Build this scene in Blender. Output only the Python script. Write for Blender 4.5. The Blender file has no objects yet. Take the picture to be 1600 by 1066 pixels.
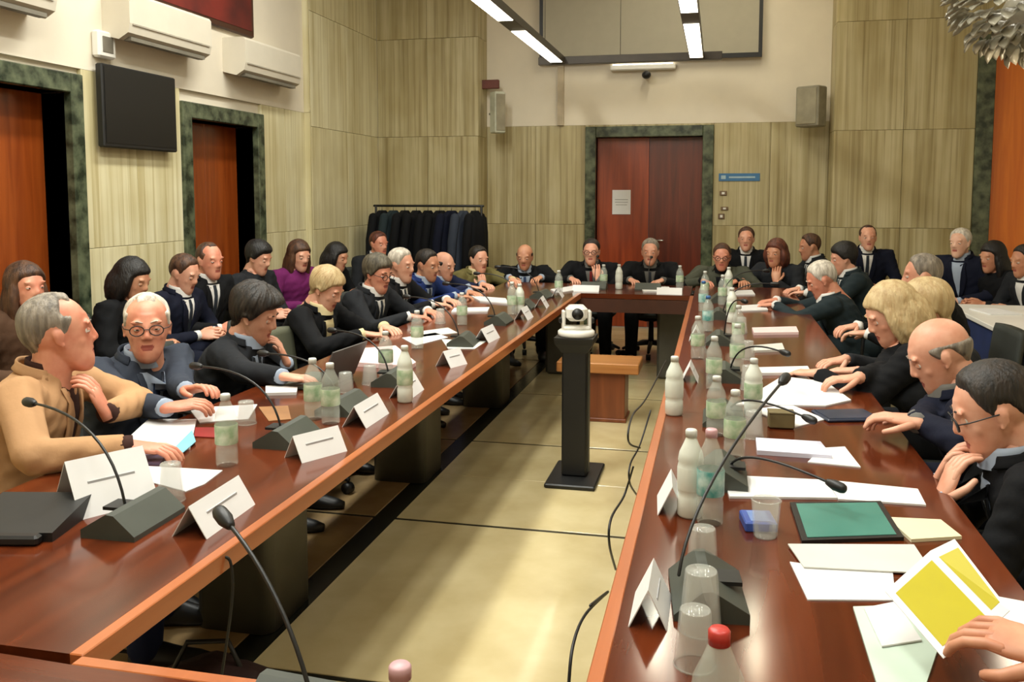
import bpy, math, random
import numpy as np
from mathutils import Vector, Matrix
from mathutils.bvhtree import BVHTree
rnd = random.Random(7)
S = bpy.context.scene
COL = S.collection
PI = math.pi
# ------------------------------------------------------------------ camera
F = 1400.0; PX, PY = 800.0, 425.0; H = 1.55          # focal length and principal point for a 1600x1066 frame, eye height
def _basis():
    y = np.array([1121.-PX, PY-303., -F]); th = math.atan2(PY-303., F)
    z = np.array([0, math.cos(th), math.sin(th)])
    y = y/np.linalg.norm(y); y = y-z*y.dot(z); y /= np.linalg.norm(y)
    return np.array([np.cross(y, z), y, z])
RM = _basis(); EYE = np.array([0, 0, H])
cam_d = bpy.data.cameras.new('camera'); cam = bpy.data.objects.new('camera', cam_d); COL.objects.link(cam)
cam.matrix_world = Matrix([[*RM[0], 0], [*RM[1], 0], [*RM[2], H], [0, 0, 0, 1]])
cam_d.sensor_width = 36; cam_d.lens = 36*F/1600; cam_d.shift_y = -(533-PY)/1600; cam_d.clip_start = .05
S.camera = cam
# ------------------------------------------------------------------ world, exposure, big lights
W = bpy.data.worlds.new('world'); S.world = W; W.use_nodes = True
W.node_tree.nodes['Background'].inputs[0].default_value = (.9, .85, .75, 1)
W.node_tree.nodes['Background'].inputs[1].default_value = .25
S.view_settings.view_transform = 'Standard'; S.view_settings.look = 'None'
S.view_settings.gamma = 1; S.view_settings.use_curve_mapping = False
S.view_settings.exposure = -0.30
def area(name, loc, sx, sy, power, col=(.97, .99, .93), rot=(0, 0, 0)):
    l = bpy.data.lights.new(name, 'AREA'); l.shape = 'RECTANGLE'; l.size = sx; l.size_y = sy
    l.energy = power; l.color = col
    o = bpy.data.objects.new(name, l); COL.objects.link(o); o.location = loc; o.rotation_euler = rot
    return o
CEIL = 4.4
# ceiling fixtures, all but the far pair added unseen as fill light: (x, y, sx, sy, watts); their housings are built with the ceiling
CEIL_LIGHTS = [(.44, 8.8, .1, 1.5, 6), (-.5, 8.7, .1, 1.3, 12), (-2.3, 2.2, .3, 2.0, 110), (-2.3, 5.6, .3, 2.0, 105),
               (1.3, 1.7, .3, 2.0, 36), (1.2, 5.0, .3, 2.0, 8), (-1.2, 3.4, .3, 2.4, 110), (-.6, 0.2, .3, 1.6, 75)]
for i, (x, y, a, b, p) in enumerate(CEIL_LIGHTS):
    area('ceiling_lamp_or_fill', (x, y, CEIL-.09), a, b, p)

# ------------------------------------------------------------------ helpers
def ray(px, py): return RM @ np.array([px-PX, PY-py, -F])
def PZ(px, py, z): d = ray(px, py); return EYE+d*((z-H)/d[2])
def PYY(px, py, y): d = ray(px, py); return EYE+d*(y/d[1])
def PXX(px, py, x): d = ray(px, py); return EYE+d*(x/d[0])
TZ = .75
def T(px, py, z=TZ): return PZ(px, py, z)

def lin(c):
    return tuple(((v/12.92) if v <= .04045 else ((v+.055)/1.055)**2.4) for v in [k/255. for k in c])
MATS = {}
def mat(name, rgb, rough=.6, metal=0, var=.12, scale=8., bump=.0, bscale=60., stretch=(1, 1, 1), rgb2=None, coat=0, trans=0, alpha=1, spec=.5, emit=0, sheen=0):
    if name in MATS: return MATS[name]
    m = bpy.data.materials.new(name); m.use_nodes = True; nt = m.node_tree; N = nt.nodes; L = nt.links
    b = N['Principled BSDF']; b.inputs['Roughness'].default_value = rough; b.inputs['Metallic'].default_value = metal
    b.inputs['Specular IOR Level'].default_value = spec
    if coat: b.inputs['Coat Weight'].default_value = coat; b.inputs['Coat Roughness'].default_value = .06
    if trans: b.inputs['Transmission Weight'].default_value = trans
    if alpha < 1: b.inputs['Alpha'].default_value = alpha
    if sheen: b.inputs['Sheen Weight'].default_value = sheen
    c1 = lin(rgb); c2 = lin(rgb2) if rgb2 else tuple(v*(1-var*2) for v in c1)
    if emit:
        b.inputs['Emission Color'].default_value = (*c1, 1); b.inputs['Emission Strength'].default_value = emit
    tc = N.new('ShaderNodeTexCoord'); mp = N.new('ShaderNodeMapping'); mp.inputs['Scale'].default_value = stretch
    L.new(tc.outputs['Object'], mp.inputs['Vector'])
    nz = N.new('ShaderNodeTexNoise'); nz.inputs['Scale'].default_value = scale; nz.inputs['Detail'].default_value = 5
    L.new(mp.outputs[0], nz.inputs['Vector'])
    rp = N.new('ShaderNodeValToRGB'); rp.color_ramp.elements[0].position = .35; rp.color_ramp.elements[1].position = .65
    rp.color_ramp.elements[0].color = (*c2, 1); rp.color_ramp.elements[1].color = (*c1, 1)
    L.new(nz.outputs[0], rp.inputs[0]); L.new(rp.outputs[0], b.inputs['Base Color'])
    if bump:
        n2 = N.new('ShaderNodeTexNoise'); n2.inputs['Scale'].default_value = bscale; n2.inputs['Detail'].default_value = 4
        L.new(mp.outputs[0], n2.inputs['Vector'])
        bp = N.new('ShaderNodeBump'); bp.inputs['Strength'].default_value = bump; bp.inputs['Distance'].default_value = .01
        L.new(n2.outputs[0], bp.inputs['Height']); L.new(bp.outputs[0], b.inputs['Normal'])
    MATS[name] = m; return m

def stone_mat(name, hi, lo, dark, rough=.45):
    """travertine: long vertical streaks, each slab shifted by its own random value"""
    m = bpy.data.materials.new(name); m.use_nodes = True; nt = m.node_tree; N = nt.nodes; L = nt.links
    b = N['Principled BSDF']; b.inputs['Roughness'].default_value = rough
    tc = N.new('ShaderNodeTexCoord'); oi = N.new('ShaderNodeObjectInfo')
    ad = N.new('ShaderNodeVectorMath'); ad.operation = 'ADD'
    mul = N.new('ShaderNodeMath'); mul.operation = 'MULTIPLY'; mul.inputs[1].default_value = 7
    L.new(oi.outputs['Random'], mul.inputs[0]); L.new(tc.outputs['Object'], ad.inputs[0]); L.new(mul.outputs[0], ad.inputs[1])
    def noise(sc, st, det=6):
        mp = N.new('ShaderNodeMapping'); mp.inputs['Scale'].default_value = st; L.new(ad.outputs[0], mp.inputs[0])
        nz = N.new('ShaderNodeTexNoise'); nz.inputs['Scale'].default_value = sc; nz.inputs['Detail'].default_value = det
        nz.inputs['Roughness'].default_value = .62; L.new(mp.outputs[0], nz.inputs[0]); return nz
    n1 = noise(3.2, (3.0, 3.0, .09)); n2 = noise(14, (2.0, 2.0, .03), 4); n3 = noise(1.6, (1, 1, .6), 3)
    r1 = N.new('ShaderNodeValToRGB'); e = r1.color_ramp.elements
    e[0].position = .34; e[0].color = (*lin(lo), 1); e[1].position = .62; e[1].color = (*lin(hi), 1); L.new(n1.outputs[0], r1.inputs[0])
    r2 = N.new('ShaderNodeValToRGB'); e = r2.color_ramp.elements
    e[0].position = .36; e[0].color = (*lin(dark), 1); e[1].position = .5; e[1].color = (1, 1, 1, 1); L.new(n2.outputs[0], r2.inputs[0])
    mx = N.new('ShaderNodeMix'); mx.data_type = 'RGBA'; mx.blend_type = 'MULTIPLY'; mx.inputs[0].default_value = .5
    L.new(r1.outputs[0], mx.inputs[6]); L.new(r2.outputs[0], mx.inputs[7])
    r3 = N.new('ShaderNodeValToRGB'); e = r3.color_ramp.elements
    e[0].position = .4; e[0].color = (.78, .72, .56, 1); e[1].position = .6; e[1].color = (1, 1, 1, 1); L.new(n3.outputs[0], r3.inputs[0])
    m2 = N.new('ShaderNodeMix'); m2.data_type = 'RGBA'; m2.blend_type = 'MULTIPLY'; m2.inputs[0].default_value = .6
    L.new(mx.outputs[2], m2.inputs[6]); L.new(r3.outputs[0], m2.inputs[7]); L.new(m2.outputs[2], b.inputs['Base Color'])
    bp = N.new('ShaderNodeBump'); bp.inputs['Strength'].default_value = .25; bp.inputs['Distance'].default_value = .008
    L.new(n2.outputs[0], bp.inputs['Height']); L.new(bp.outputs[0], b.inputs['Normal'])
    MATS[name] = m; return m

def wood_mat(name, c1, c2, rough=.25, axis=1, scale=2.5, coat=.5, spec=.5):
    m = bpy.data.materials.new(name); m.use_nodes = True; nt = m.node_tree; N = nt.nodes; L = nt.links
    b = N['Principled BSDF']; b.inputs['Roughness'].default_value = rough
    b.inputs['Coat Weight'].default_value = coat; b.inputs['Coat Roughness'].default_value = .1; b.inputs['Specular IOR Level'].default_value = spec
    tc = N.new('ShaderNodeTexCoord'); mp = N.new('ShaderNodeMapping')
    st = [7., 7., 7.]; st[axis] = .5; mp.inputs['Scale'].default_value = st; L.new(tc.outputs['Object'], mp.inputs[0])
    nz = N.new('ShaderNodeTexNoise'); nz.inputs['Scale'].default_value = scale; nz.inputs['Detail'].default_value = 7
    nz.inputs['Distortion'].default_value = .6; L.new(mp.outputs[0], nz.inputs[0])
    r = N.new('ShaderNodeValToRGB'); e = r.color_ramp.elements
    e[0].position = .3; e[0].color = (*lin(c2), 1); e[1].position = .7; e[1].color = (*lin(c1), 1)
    L.new(nz.outputs[0], r.inputs[0]); L.new(r.outputs[0], b.inputs['Base Color'])
    MATS[name] = m; return m

class MB:
    """collects geometry that becomes ONE mesh object"""
    def __init__(s): s.v = []; s.f = []; s.m = []; s.sm = []
    def add(s, vs, fs, mi=0, smooth=True):
        o = len(s.v); s.v += [tuple(map(float, p)) for p in vs]
        for f in fs: s.f.append(tuple(i+o for i in f)); s.m.append(mi); s.sm.append(smooth)
        return s
    def box(s, c, d, rz=0, mi=0, bev=0):
        x, y, z = d[0]/2, d[1]/2, d[2]/2
        if bev > 0:
            b = min(bev, x*.9, y*.9, z*.9)
            ring = lambda a, e, k: [(-a+k, -e), (a-k, -e), (a, -e+k), (a, e-k), (a-k, e), (-a+k, e), (-a, e-k), (-a, -e+k)]
            vs = []
            for zz, ins in ((-z, b), (-z+b, 0), (z-b, 0), (z, b)):
                vs += [(p[0], p[1], zz) for p in ring(x-ins, y-ins, b if ins == 0 else b*.6)]
            fs = [tuple(range(7, -1, -1)), tuple(range(24, 32))]
            for r in range(3):
                for i in range(8): j = (i+1) % 8; fs.append((r*8+i, r*8+j, r*8+8+j, r*8+8+i))
        else:
            vs = [(-x, -y, -z), (x, -y, -z), (x, y, -z), (-x, y, -z), (-x, -y, z), (x, -y, z), (x, y, z), (-x, y, z)]
            fs = [(0, 3, 2, 1), (4, 5, 6, 7), (0, 1, 5, 4), (1, 2, 6, 5), (2, 3, 7, 6), (3, 0, 4, 7)]
        ca, sa = math.cos(rz), math.sin(rz)
        vs = [(c[0]+p[0]*ca-p[1]*sa, c[1]+p[0]*sa+p[1]*ca, c[2]+p[2]) for p in vs]
        return s.add(vs, fs, mi, False)
    def b2(s, lo, hi, mi=0, bev=0):
        return s.box([(a+b)/2 for a, b in zip(lo, hi)], [abs(b-a) for a, b in zip(lo, hi)], 0, mi, bev)
    def loft(s, rings, cap=True, mi=0, closed=True, smooth=True):
        n = len(rings[0]); vs = [p for r in rings for p in r]; fs = []
        for k in range(len(rings)-1):
            for i in range(n if closed else n-1):
                j = (i+1) % n; fs.append((k*n+i, k*n+j, k*n+n+j, k*n+n+i))
        if cap and closed: fs += [tuple(range(n-1, -1, -1)), tuple(range((len(rings)-1)*n, len(rings)*n))]
        return s.add(vs, fs, mi, smooth)
    def tube(s, pts, rad, n=10, flat=1.0, up=None, mi=0, dome=True):
        """tapered tube; flat scales the second axis; rounded ends"""
        P = [np.array(p, float) for p in pts]; R = list(rad) if hasattr(rad, '__len__') else [rad]*len(P)
        if dome:
            d0 = P[0]-P[1]; d0 /= np.linalg.norm(d0)+1e-9; d1 = P[-1]-P[-2]; d1 /= np.linalg.norm(d1)+1e-9
            P = [P[0]+d0*R[0]*.85, P[0]+d0*R[0]*.55]+P+[P[-1]+d1*R[-1]*.55, P[-1]+d1*R[-1]*.85]
            R = [R[0]*.35, R[0]*.8]+R+[R[-1]*.8, R[-1]*.35]
        rings = []; u = np.array(up if up is not None else (0, 0, 1.), float)
        for i, p in enumerate(P):
            t = P[min(i+1, len(P)-1)]-P[max(i-1, 0)]; t /= np.linalg.norm(t)+1e-9
            a = np.cross(t, u)
            if np.linalg.norm(a) < 1e-3: a = np.cross(t, (0, 1., 0.01))
            a /= np.linalg.norm(a); b = np.cross(a, t)
            rings.append([p+R[i]*(math.cos(k)*a+flat*math.sin(k)*b) for k in [2*PI*q/n for q in range(n)]])
            if up is None: u = b
        return s.loft(rings, True, mi)
    def lathe(s, prof, c=(0, 0, 0), n=20, mi=0, cap=True):
        rings = [[(c[0]+r*math.cos(2*PI*k/n), c[1]+r*math.sin(2*PI*k/n), c[2]+z) for k in range(n)] for r, z in prof]
        return s.loft(rings, cap, mi)
    def ell(s, c, r, n=14, m=9, mi=0, M=None):
        rings = []
        for i in range(m+1):
            a = -PI/2+PI*(i+.02)/(m+.04); z = math.sin(a); q = math.cos(a)
            rings.append([(q*math.cos(2*PI*k/n), q*math.sin(2*PI*k/n), z) for k in range(n)])
        rings = [[np.array(c)+((M@(np.array(p)*r)) if M is not None else np.array(p)*r) for p in rr] for rr in rings]
        return s.loft(rings, True, mi)
    def merge(s, vs, fs, mi=0): return s.add(vs, fs, mi, True)
    def mesh(s, name):
        me = bpy.data.meshes.new(name); me.from_pydata(s.v, [], s.f)
        me.polygons.foreach_set('use_smooth', s.sm); me.polygons.foreach_set('material_index', s.m); me.update()
        return me
    def build(s, name, mats, parent=None, loc=None, rz=0):
        me = s.mesh(name)
        for q in (mats if isinstance(mats, (list, tuple)) else [mats]): me.materials.append(q)
        o = bpy.data.objects.new(name, me); COL.objects.link(o)
        if parent: o.parent = parent
        if loc is not None: o.location = loc
        o.rotation_euler = (0, 0, rz)
        return o

def tag(o, label=None, cat=None, group=None, kind=None):
    if label: o['label'] = label
    if cat: o['category'] = cat
    if group: o['group'] = group
    if kind: o['kind'] = kind
    return o
def empty(name, loc, rz=0, label=None, cat=None, group=None, kind=None):
    o = bpy.data.objects.new(name, None); COL.objects.link(o); o.location = loc; o.rotation_euler = (0, 0, rz)
    o.empty_display_size = .1
    return tag(o, label, cat, group, kind)
def dup(root, loc=None, rz=None, label=None, group=None):
    def cp(o, par):
        c = o.copy(); COL.objects.link(c); c.parent = par
        for ch in kids.get(o.name, []): cp(ch, c)
        return c
    kids = {}
    stack = [root]
    while stack:
        q = stack.pop(); kids[q.name] = list(q.children); stack += kids[q.name]
    r = cp(root, None)
    if loc is not None: r.location = loc
    if rz is not None: r.rotation_euler = (0, 0, rz)
    if label: r['label'] = label
    if group: r['group'] = group
    return r

# ------------------------------------------------------------------ materials
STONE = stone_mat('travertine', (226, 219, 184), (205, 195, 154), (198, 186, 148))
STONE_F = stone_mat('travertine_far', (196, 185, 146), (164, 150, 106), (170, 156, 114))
PLASTER = mat('plaster', (226, 216, 196), .8, var=.03, scale=3, bump=.04)
CEILM = mat('ceiling_paint', (222, 214, 196), .9, var=.02)
GREEN = mat('green_marble', (96, 104, 80), .22, var=.2, scale=11, rgb2=(34, 44, 32))
DOORW = wood_mat('door_wood', (154, 74, 26), (120, 50, 14), .3, 2, 2.2, .3)
DOORO = wood_mat('door_wood_lit_orange', (234, 132, 42), (212, 106, 28), .3, 2, 2.2, .3)  # brighter door wood: the light falling on this door is put into its colour
DOORL = wood_mat('door_wood_lit_left', (158, 66, 26), (118, 42, 14), .32, 2, 2.2, .3)  # far door, left leaf: lighter copy with the light painted in
DOORD = wood_mat('door_wood_shaded_right', (112, 42, 18), (76, 26, 10), .35, 2, 2.2, .3)  # far door, right leaf: same wood darkened, shade painted into the colour
TABW = wood_mat('table_wood', (100, 44, 20), (66, 26, 11), .14, 1, 2.0, .08, .38)
TABX = wood_mat('table_wood_cross', (100, 44, 20), (66, 26, 11), .14, 0, 2.0, .08, .38)
EDGEW = wood_mat('edge_wood', (182, 104, 56), (158, 84, 42), .3, 1, 2.0, .4)
LIGHTW = wood_mat('light_wood', (206, 146, 84), (176, 112, 58), .35, 0, 2.0, .3)
BROWNW = wood_mat('brown_wood', (140, 78, 42), (110, 56, 30), .4, 2, 2.0, .2)
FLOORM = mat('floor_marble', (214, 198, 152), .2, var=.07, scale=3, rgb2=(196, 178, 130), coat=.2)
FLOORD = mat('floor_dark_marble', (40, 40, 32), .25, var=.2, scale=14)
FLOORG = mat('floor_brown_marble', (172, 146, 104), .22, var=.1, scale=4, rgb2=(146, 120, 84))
BLACK = mat('black_plastic', (22, 22, 22), .45, var=.1)
MICM = mat('mic_base_grey', (62, 66, 58), .5, var=.08)
STEEL = mat('grey_metal', (92, 90, 80), .45, metal=.2, var=.1)
WHITE = mat('white_plastic', (232, 230, 222), .35, var=.02)
PAPER = mat('paper', (222, 221, 220), .7, var=.02)
SCRN = mat('screen_fabric', (172, 166, 148), .85, var=.02)
TVM = mat('tv_screen', (14, 14, 14), .4, var=.05)
CHAIRM = mat('chair_fabric', (48, 52, 48), .8, var=.1, bump=.2, bscale=200)
CHAIRG = mat('chair_grey_green', (104, 106, 86), .7, var=.06, bump=.1, bscale=200)
CHROME = mat('chrome', (180, 180, 175), .25, metal=1, var=.05)
def clear_mat(name, rgb, alpha, rough=.06):
    m = mat(name, rgb, rough, var=.02, alpha=alpha, coat=.6); return m
PET = clear_mat('clear_plastic', (222, 230, 220), .27)
GLASS = clear_mat('clear_glass', (224, 226, 218), .24)
EMW = mat('lamp_diffuser', (255, 246, 222), .5, var=0, emit=9)
EMT = mat('tube_lamp', (255, 238, 190), .5, var=0, emit=28)
SKINS = {'pink': mat('skin_pink', (224, 170, 144), .5, var=.07, scale=14, rgb2=(210, 146, 118)),
         'red': mat('skin_ruddy', (218, 154, 126), .5, var=.08, scale=14, rgb2=(200, 124, 98)),
         'tan': mat('skin_tan', (206, 152, 120), .5, var=.08, scale=14, rgb2=(186, 124, 94)),
         'pale': mat('skin_pale', (232, 190, 164), .5, var=.06, scale=14, rgb2=(216, 164, 138))}
LIP = mat('lips', (168, 88, 76), .5, var=.05)
EYEW = mat('eye_white', (226, 220, 212), .2, var=.01)
IRIS = mat('iris', (46, 32, 22), .15, var=.1)
def cloth(name, rgb, b=.25): return mat('cloth_'+name, rgb, .85, var=.08, scale=5, bump=b, bscale=26, spec=.2)
def hairm(name, rgb, rgb2=None):
    return mat('hair_'+name, rgb, .55, var=.3, scale=16, rgb2=rgb2, bump=.45, bscale=45, stretch=(3, 3, .6))
HAIR = {'grey': hairm('grey', (150, 140, 126), (98, 90, 80)), 'white': hairm('white', (222, 214, 200), (170, 160, 146)),
        'dark': hairm('dark', (44, 34, 26), (18, 14, 11)), 'black': hairm('black', (26, 22, 20), (10, 8, 8)),
        'brown': hairm('brown', (92, 60, 38), (50, 30, 20)), 'blonde': hairm('blonde', (196, 174, 130), (174, 146, 102)),
        'greybrown': hairm('greybrown', (104, 96, 78), (60, 54, 42)), 'chestnut': hairm('chestnut', (110, 56, 36), (58, 28, 20))}
C = {'tan': cloth('tan', (186, 144, 104)), 'navygrey': cloth('navy_grey', (54, 60, 72)), 'charcoal': cloth('charcoal', (34, 36, 40)),
     'black': cloth('black', (15, 16, 19)), 'navy': cloth('navy', (28, 36, 66)), 'blue': cloth('blue', (34, 52, 104)), 'darkblue': cloth('dark_blue', (17, 21, 38)),
     'olive': cloth('olive', (116, 108, 66)), 'greygreen': cloth('grey_green', (74, 76, 64)), 'purple': cloth('purple', (110, 34, 92)),
     'grey': cloth('grey', (110, 108, 104)), 'tealgrey': cloth('teal_grey', (38, 49, 53)), 'brownshirt': cloth('brown_shirt', (64, 40, 34)),
     'white': cloth('white', (226, 224, 220), .1), 'paleblue': cloth('pale_blue', (160, 172, 190), .1), 'cream': cloth('cream', (222, 206, 160), .1),
     'tie': cloth('dark_tie', (44, 50, 58)), 'redtie': cloth('red_tie', (120, 36, 34)), 'beige': cloth('beige', (190, 158, 116)), 'bluetie': cloth('blue_tie', (56, 70, 100)),
     'brown': cloth('brown', (86, 62, 46))}

# ------------------------------------------------------------------ the room
XL, XR = -3.9, 4.0; YB = -2.6; YP = 9.85; YF = 10.25; ZB = 2.33
def struct(o): o['kind'] = 'structure'; return o
# floor: dark marble bed, slabs laid on it with the dark strips left open
fl = MB(); fl.b2((XL-.6, YB-.3, -.2), (XR+.4, YF+.6, -.004)); floor = struct(fl.build('floor', FLOORD))
SX = -1.53; strips_x = [SX-2.37, SX-1.39+.0, SX, .0, 1.36, 2.72, XR]
ys = [2.56+1.39*k for k in range(-4, 7)]
ys = [y for y in ys if y < YF+.2]+[YF+.4]
tile_mesh = {}
for i in range(len(strips_x)-1):
    x0, x1 = strips_x[i], strips_x[i+1]
    gx0 = .055 if i in (2,) else .004; gx1 = .055 if i == 1 else .004
    for j in range(len(ys)-1):
        y0, y1 = ys[j], ys[j+1]
        parts = [(y0, (y0+y1)/2-.003), ((y0+y1)/2+.003, y1)] if (i in (2, 3) and j % 2 == 1) else [(y0, y1)]
        for k, (a, b) in enumerate(parts):
            a2 = a+(.014 if k == 0 else 0); b2_ = b-(.014 if k == len(parts)-1 else 0)
            X0, X1 = x0+gx0, x1-gx1
            key = (round(X1-X0, 3), round(b2_-a2, 3), i < 2)
            if key not in tile_mesh:
                mb = MB(); mb.box((0, 0, -.002), (X1-X0, b2_-a2, .008), bev=.002)
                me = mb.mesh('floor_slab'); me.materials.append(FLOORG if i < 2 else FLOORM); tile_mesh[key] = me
            o = bpy.data.objects.new('floor_slab', tile_mesh[key]); COL.objects.link(o); o.parent = floor
            o.location = ((X0+X1)/2, (a2+b2_)/2, -.002)
# ceiling
mb = MB(); mb.b2((XL-.6, YB-.3, CEIL), (XR+.4, YF+.6, CEIL+.2)); ceiling = struct(mb.build('ceiling', CEILM))
# backing walls
def wallbox(name, boxes, m=PLASTER):
    mb = MB()
    for lo, hi in boxes: mb.b2(lo, hi)
    return struct(mb.build(name, m))
D1 = (3.66, 4.83, 2.17); D2 = (6.13, 7.13, 2.12)          # left doors: y0, y1, top
wl = wallbox('wall_left', [((XL-.45, YB, 0), (XL-.03, D1[0], ZB)), ((XL-.45, D1[1], 0), (XL-.03, D2[0], ZB)), ((XL-.45, D2[1], 0), (XL-.03, YP+.4, ZB)),
                           ((XL-.45, D1[0], D1[2]), (XL-.03, D1[1], ZB)), ((XL-.45, D2[0], D2[2]), (XL-.03, D2[1], ZB)),
                           ((XL-.45, YB, ZB), (XL, 8.1, CEIL)), ((XL-.45, 8.1, ZB), (XL-.03, YP+.4, CEIL))])
DF = (-1.36, -.17, 2.19)                                   # far door x0,x1,top
wf = wallbox('wall_far', [((-3.9, YP+.03, 0), (-2.67, YF+.4, CEIL)), ((1.19, YP+.03, 0), (2.66, YF+.4, CEIL)), ((2.66, YP+.03, 3.0), (XR+.3, YF+.4, CEIL)), ((3.5, YP+.03, 0), (XR+.3, YF+.4, 3.0)),
                          ((-2.67, YF+.03, 0), (DF[0], YF+.4, ZB)), ((DF[1], YF+.03, 0), (1.19, YF+.4, ZB)), ((DF[0], YF+.03, DF[2]), (DF[1], YF+.4, ZB)),
                          ((-2.67, YF, ZB), (1.19, YF+.4, CEIL))])
wallbox('wall_right', [((XR, YB, 0), (XR+.3, YF, CEIL))])
wallbox('wall_back', [((XL-.45, YB-.3, 0), (XR+.3, YB, CEIL))])
# travertine panels
def panel(par, lo, hi, m=STONE):
    g = .0015
    lo = list(lo); hi = list(hi)
    ax = min(range(3), key=lambda k: abs(hi[k]-lo[k]))
    for k in range(3):
        if k != ax: lo[k] += g; hi[k] -= g
    c = [(a+b)/2 for a, b in zip(lo, hi)]; mb = MB(); mb.box((0, 0, 0), [b-a for a, b in zip(lo, hi)], bev=.002)
    o = mb.build('stone_panel', m, par, c); return o
def cols(a, b, w): n = max(1, round((b-a)/w)); return [a+(b-a)*k/n for k in range(n+1)]
def panels_y(par, x, y0, y1, zs, m, w=.8):
    c = cols(y0, y1, w)
    for i in range(len(c)-1):
        for k in range(len(zs)-1): panel(par, (x-.03, c[i], zs[k]), (x, c[i+1], zs[k+1]), m)
def panels_x(par, y, x0, x1, zs, m, w=.7):
    c = cols(x0, x1, w)
    for i in range(len(c)-1):
        for k in range(len(zs)-1): panel(par, (c[i], y, zs[k]), (c[i+1], y+.03, zs[k+1]), m)
Z2 = [0, 1.2, ZB]; Z4 = [0, 1.2, 2.2, 3.3, CEIL]
panels_y(wl, XL, YB, D1[0]-.12, Z2, STONE); panels_y(wl, XL, D1[1]+.12, D2[0]-.12, Z2, STONE, .5); panels_y(wl, XL, D2[1]+.1, 8.1, Z2, STONE, .45)
panels_y(wl, XL+.06, 8.1, YP, Z4, STONE, .9)
panel(wl, (XL-.02, 8.07, 0), (XL+.06, 8.1, ZB), STONE); panel(wl, (XL-.02, 8.07, ZB), (XL+.06, 8.1, CEIL), STONE)
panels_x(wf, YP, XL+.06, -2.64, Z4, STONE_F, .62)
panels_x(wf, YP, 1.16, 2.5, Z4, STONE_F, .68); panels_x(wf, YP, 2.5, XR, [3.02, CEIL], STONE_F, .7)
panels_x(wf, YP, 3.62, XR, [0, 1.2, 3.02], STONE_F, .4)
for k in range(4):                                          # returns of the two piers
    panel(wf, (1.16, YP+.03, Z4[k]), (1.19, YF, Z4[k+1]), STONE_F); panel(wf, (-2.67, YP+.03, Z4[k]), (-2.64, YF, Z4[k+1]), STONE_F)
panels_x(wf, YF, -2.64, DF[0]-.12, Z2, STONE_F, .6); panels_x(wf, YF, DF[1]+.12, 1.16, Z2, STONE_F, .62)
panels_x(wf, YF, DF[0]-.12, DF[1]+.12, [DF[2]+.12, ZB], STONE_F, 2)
# doors: marble surround, recessed leaves
def marble(par, lo, hi):
    mb = MB(); mb.b2(lo, hi, bev=.006); return mb.build('marble_jamb', GREEN, par)
def left_door(n, y0, y1, top, leafm):
    r = empty('door_%d' % n, (XL, (y0+y1)/2, 0)); struct(r); r2 = (XL, (y0+y1)/2, 0)
    def sh(lo, hi): return tuple(a-b for a, b in zip(lo, r2)), tuple(a-b for a, b in zip(hi, r2))
    for lo, hi in (((XL-.28, y0-.12, 0), (XL+.025, y0, top+.12)), ((XL-.28, y1, 0), (XL+.025, y1+.11, top+.12)), ((XL-.28, y0, top), (XL+.025, y1, top+.12))):
        marble(r, *sh(lo, hi))
    mid = (y0+y1)/2
    for a, b in ((y0, mid-.002), (mid+.002, y1)):
        mb = MB(); mb.b2(*sh((XL-.25, a, .01), (XL-.19, b, top-.001)), bev=.003); lf = mb.build('door_leaf', leafm, r)
    mb = MB(); mb.tube([(-.20, -.05, 1.05), (-.14, -.05, 1.05), (-.14, -.17, 1.05)], .009, 8); mb.build('door_handle', CHROME, lf)
    return r
left_door(1, *D1, DOORW); left_door(2, *D2, DOORW)
r = empty('door_3', ((DF[0]+DF[1])/2, YF, 0)); struct(r); cx = (DF[0]+DF[1])/2
for lo, hi in (((DF[0]-.12-cx, -.03, 0), (DF[0]-cx, .25, DF[2]+.12)), ((DF[1]-cx, -.03, 0), (DF[1]+.12-cx, .25, DF[2]+.12)), ((DF[0]-cx, -.03, DF[2]), (DF[1]-cx, .25, DF[2]+.12))):
    marble(r, lo, hi)
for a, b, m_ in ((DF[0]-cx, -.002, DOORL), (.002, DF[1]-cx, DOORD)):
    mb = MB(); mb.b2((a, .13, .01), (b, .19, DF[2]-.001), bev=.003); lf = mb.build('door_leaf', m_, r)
mb = MB(); mb.tube([(.06, .13, 1.02), (.06, .08, 1.02), (.17, .08, 1.02)], .009, 8); mb.build('door_handle', CHROME, lf)
r = empty('door_4', (3.05, YP, 0)); struct(r)
for lo, hi in (((-.55, -.03, 0), (-.39, .28, 3.0)), ((.45, -.03, 0), (.57, .28, 3.0)), ((-.55, -.03, 3.0), (.57, .28, 3.12))): marble(r, lo, hi)
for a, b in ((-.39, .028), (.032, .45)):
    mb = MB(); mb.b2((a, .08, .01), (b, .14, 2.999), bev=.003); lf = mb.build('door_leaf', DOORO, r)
mb = MB(); mb.tube([(.09, .08, 1.05), (.09, .03, 1.05), (.2, .03, 1.05)], .009, 8); mb.build('door_handle', CHROME, lf)
# plaster ledge line and trunking in the recess
mb = MB(); mb.b2((-1.80, YF-.035, ZB), (-1.73, YF, 3.02)); struct(mb.build('trim_1', mat('trunking', (196, 180, 152), .6)))

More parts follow.
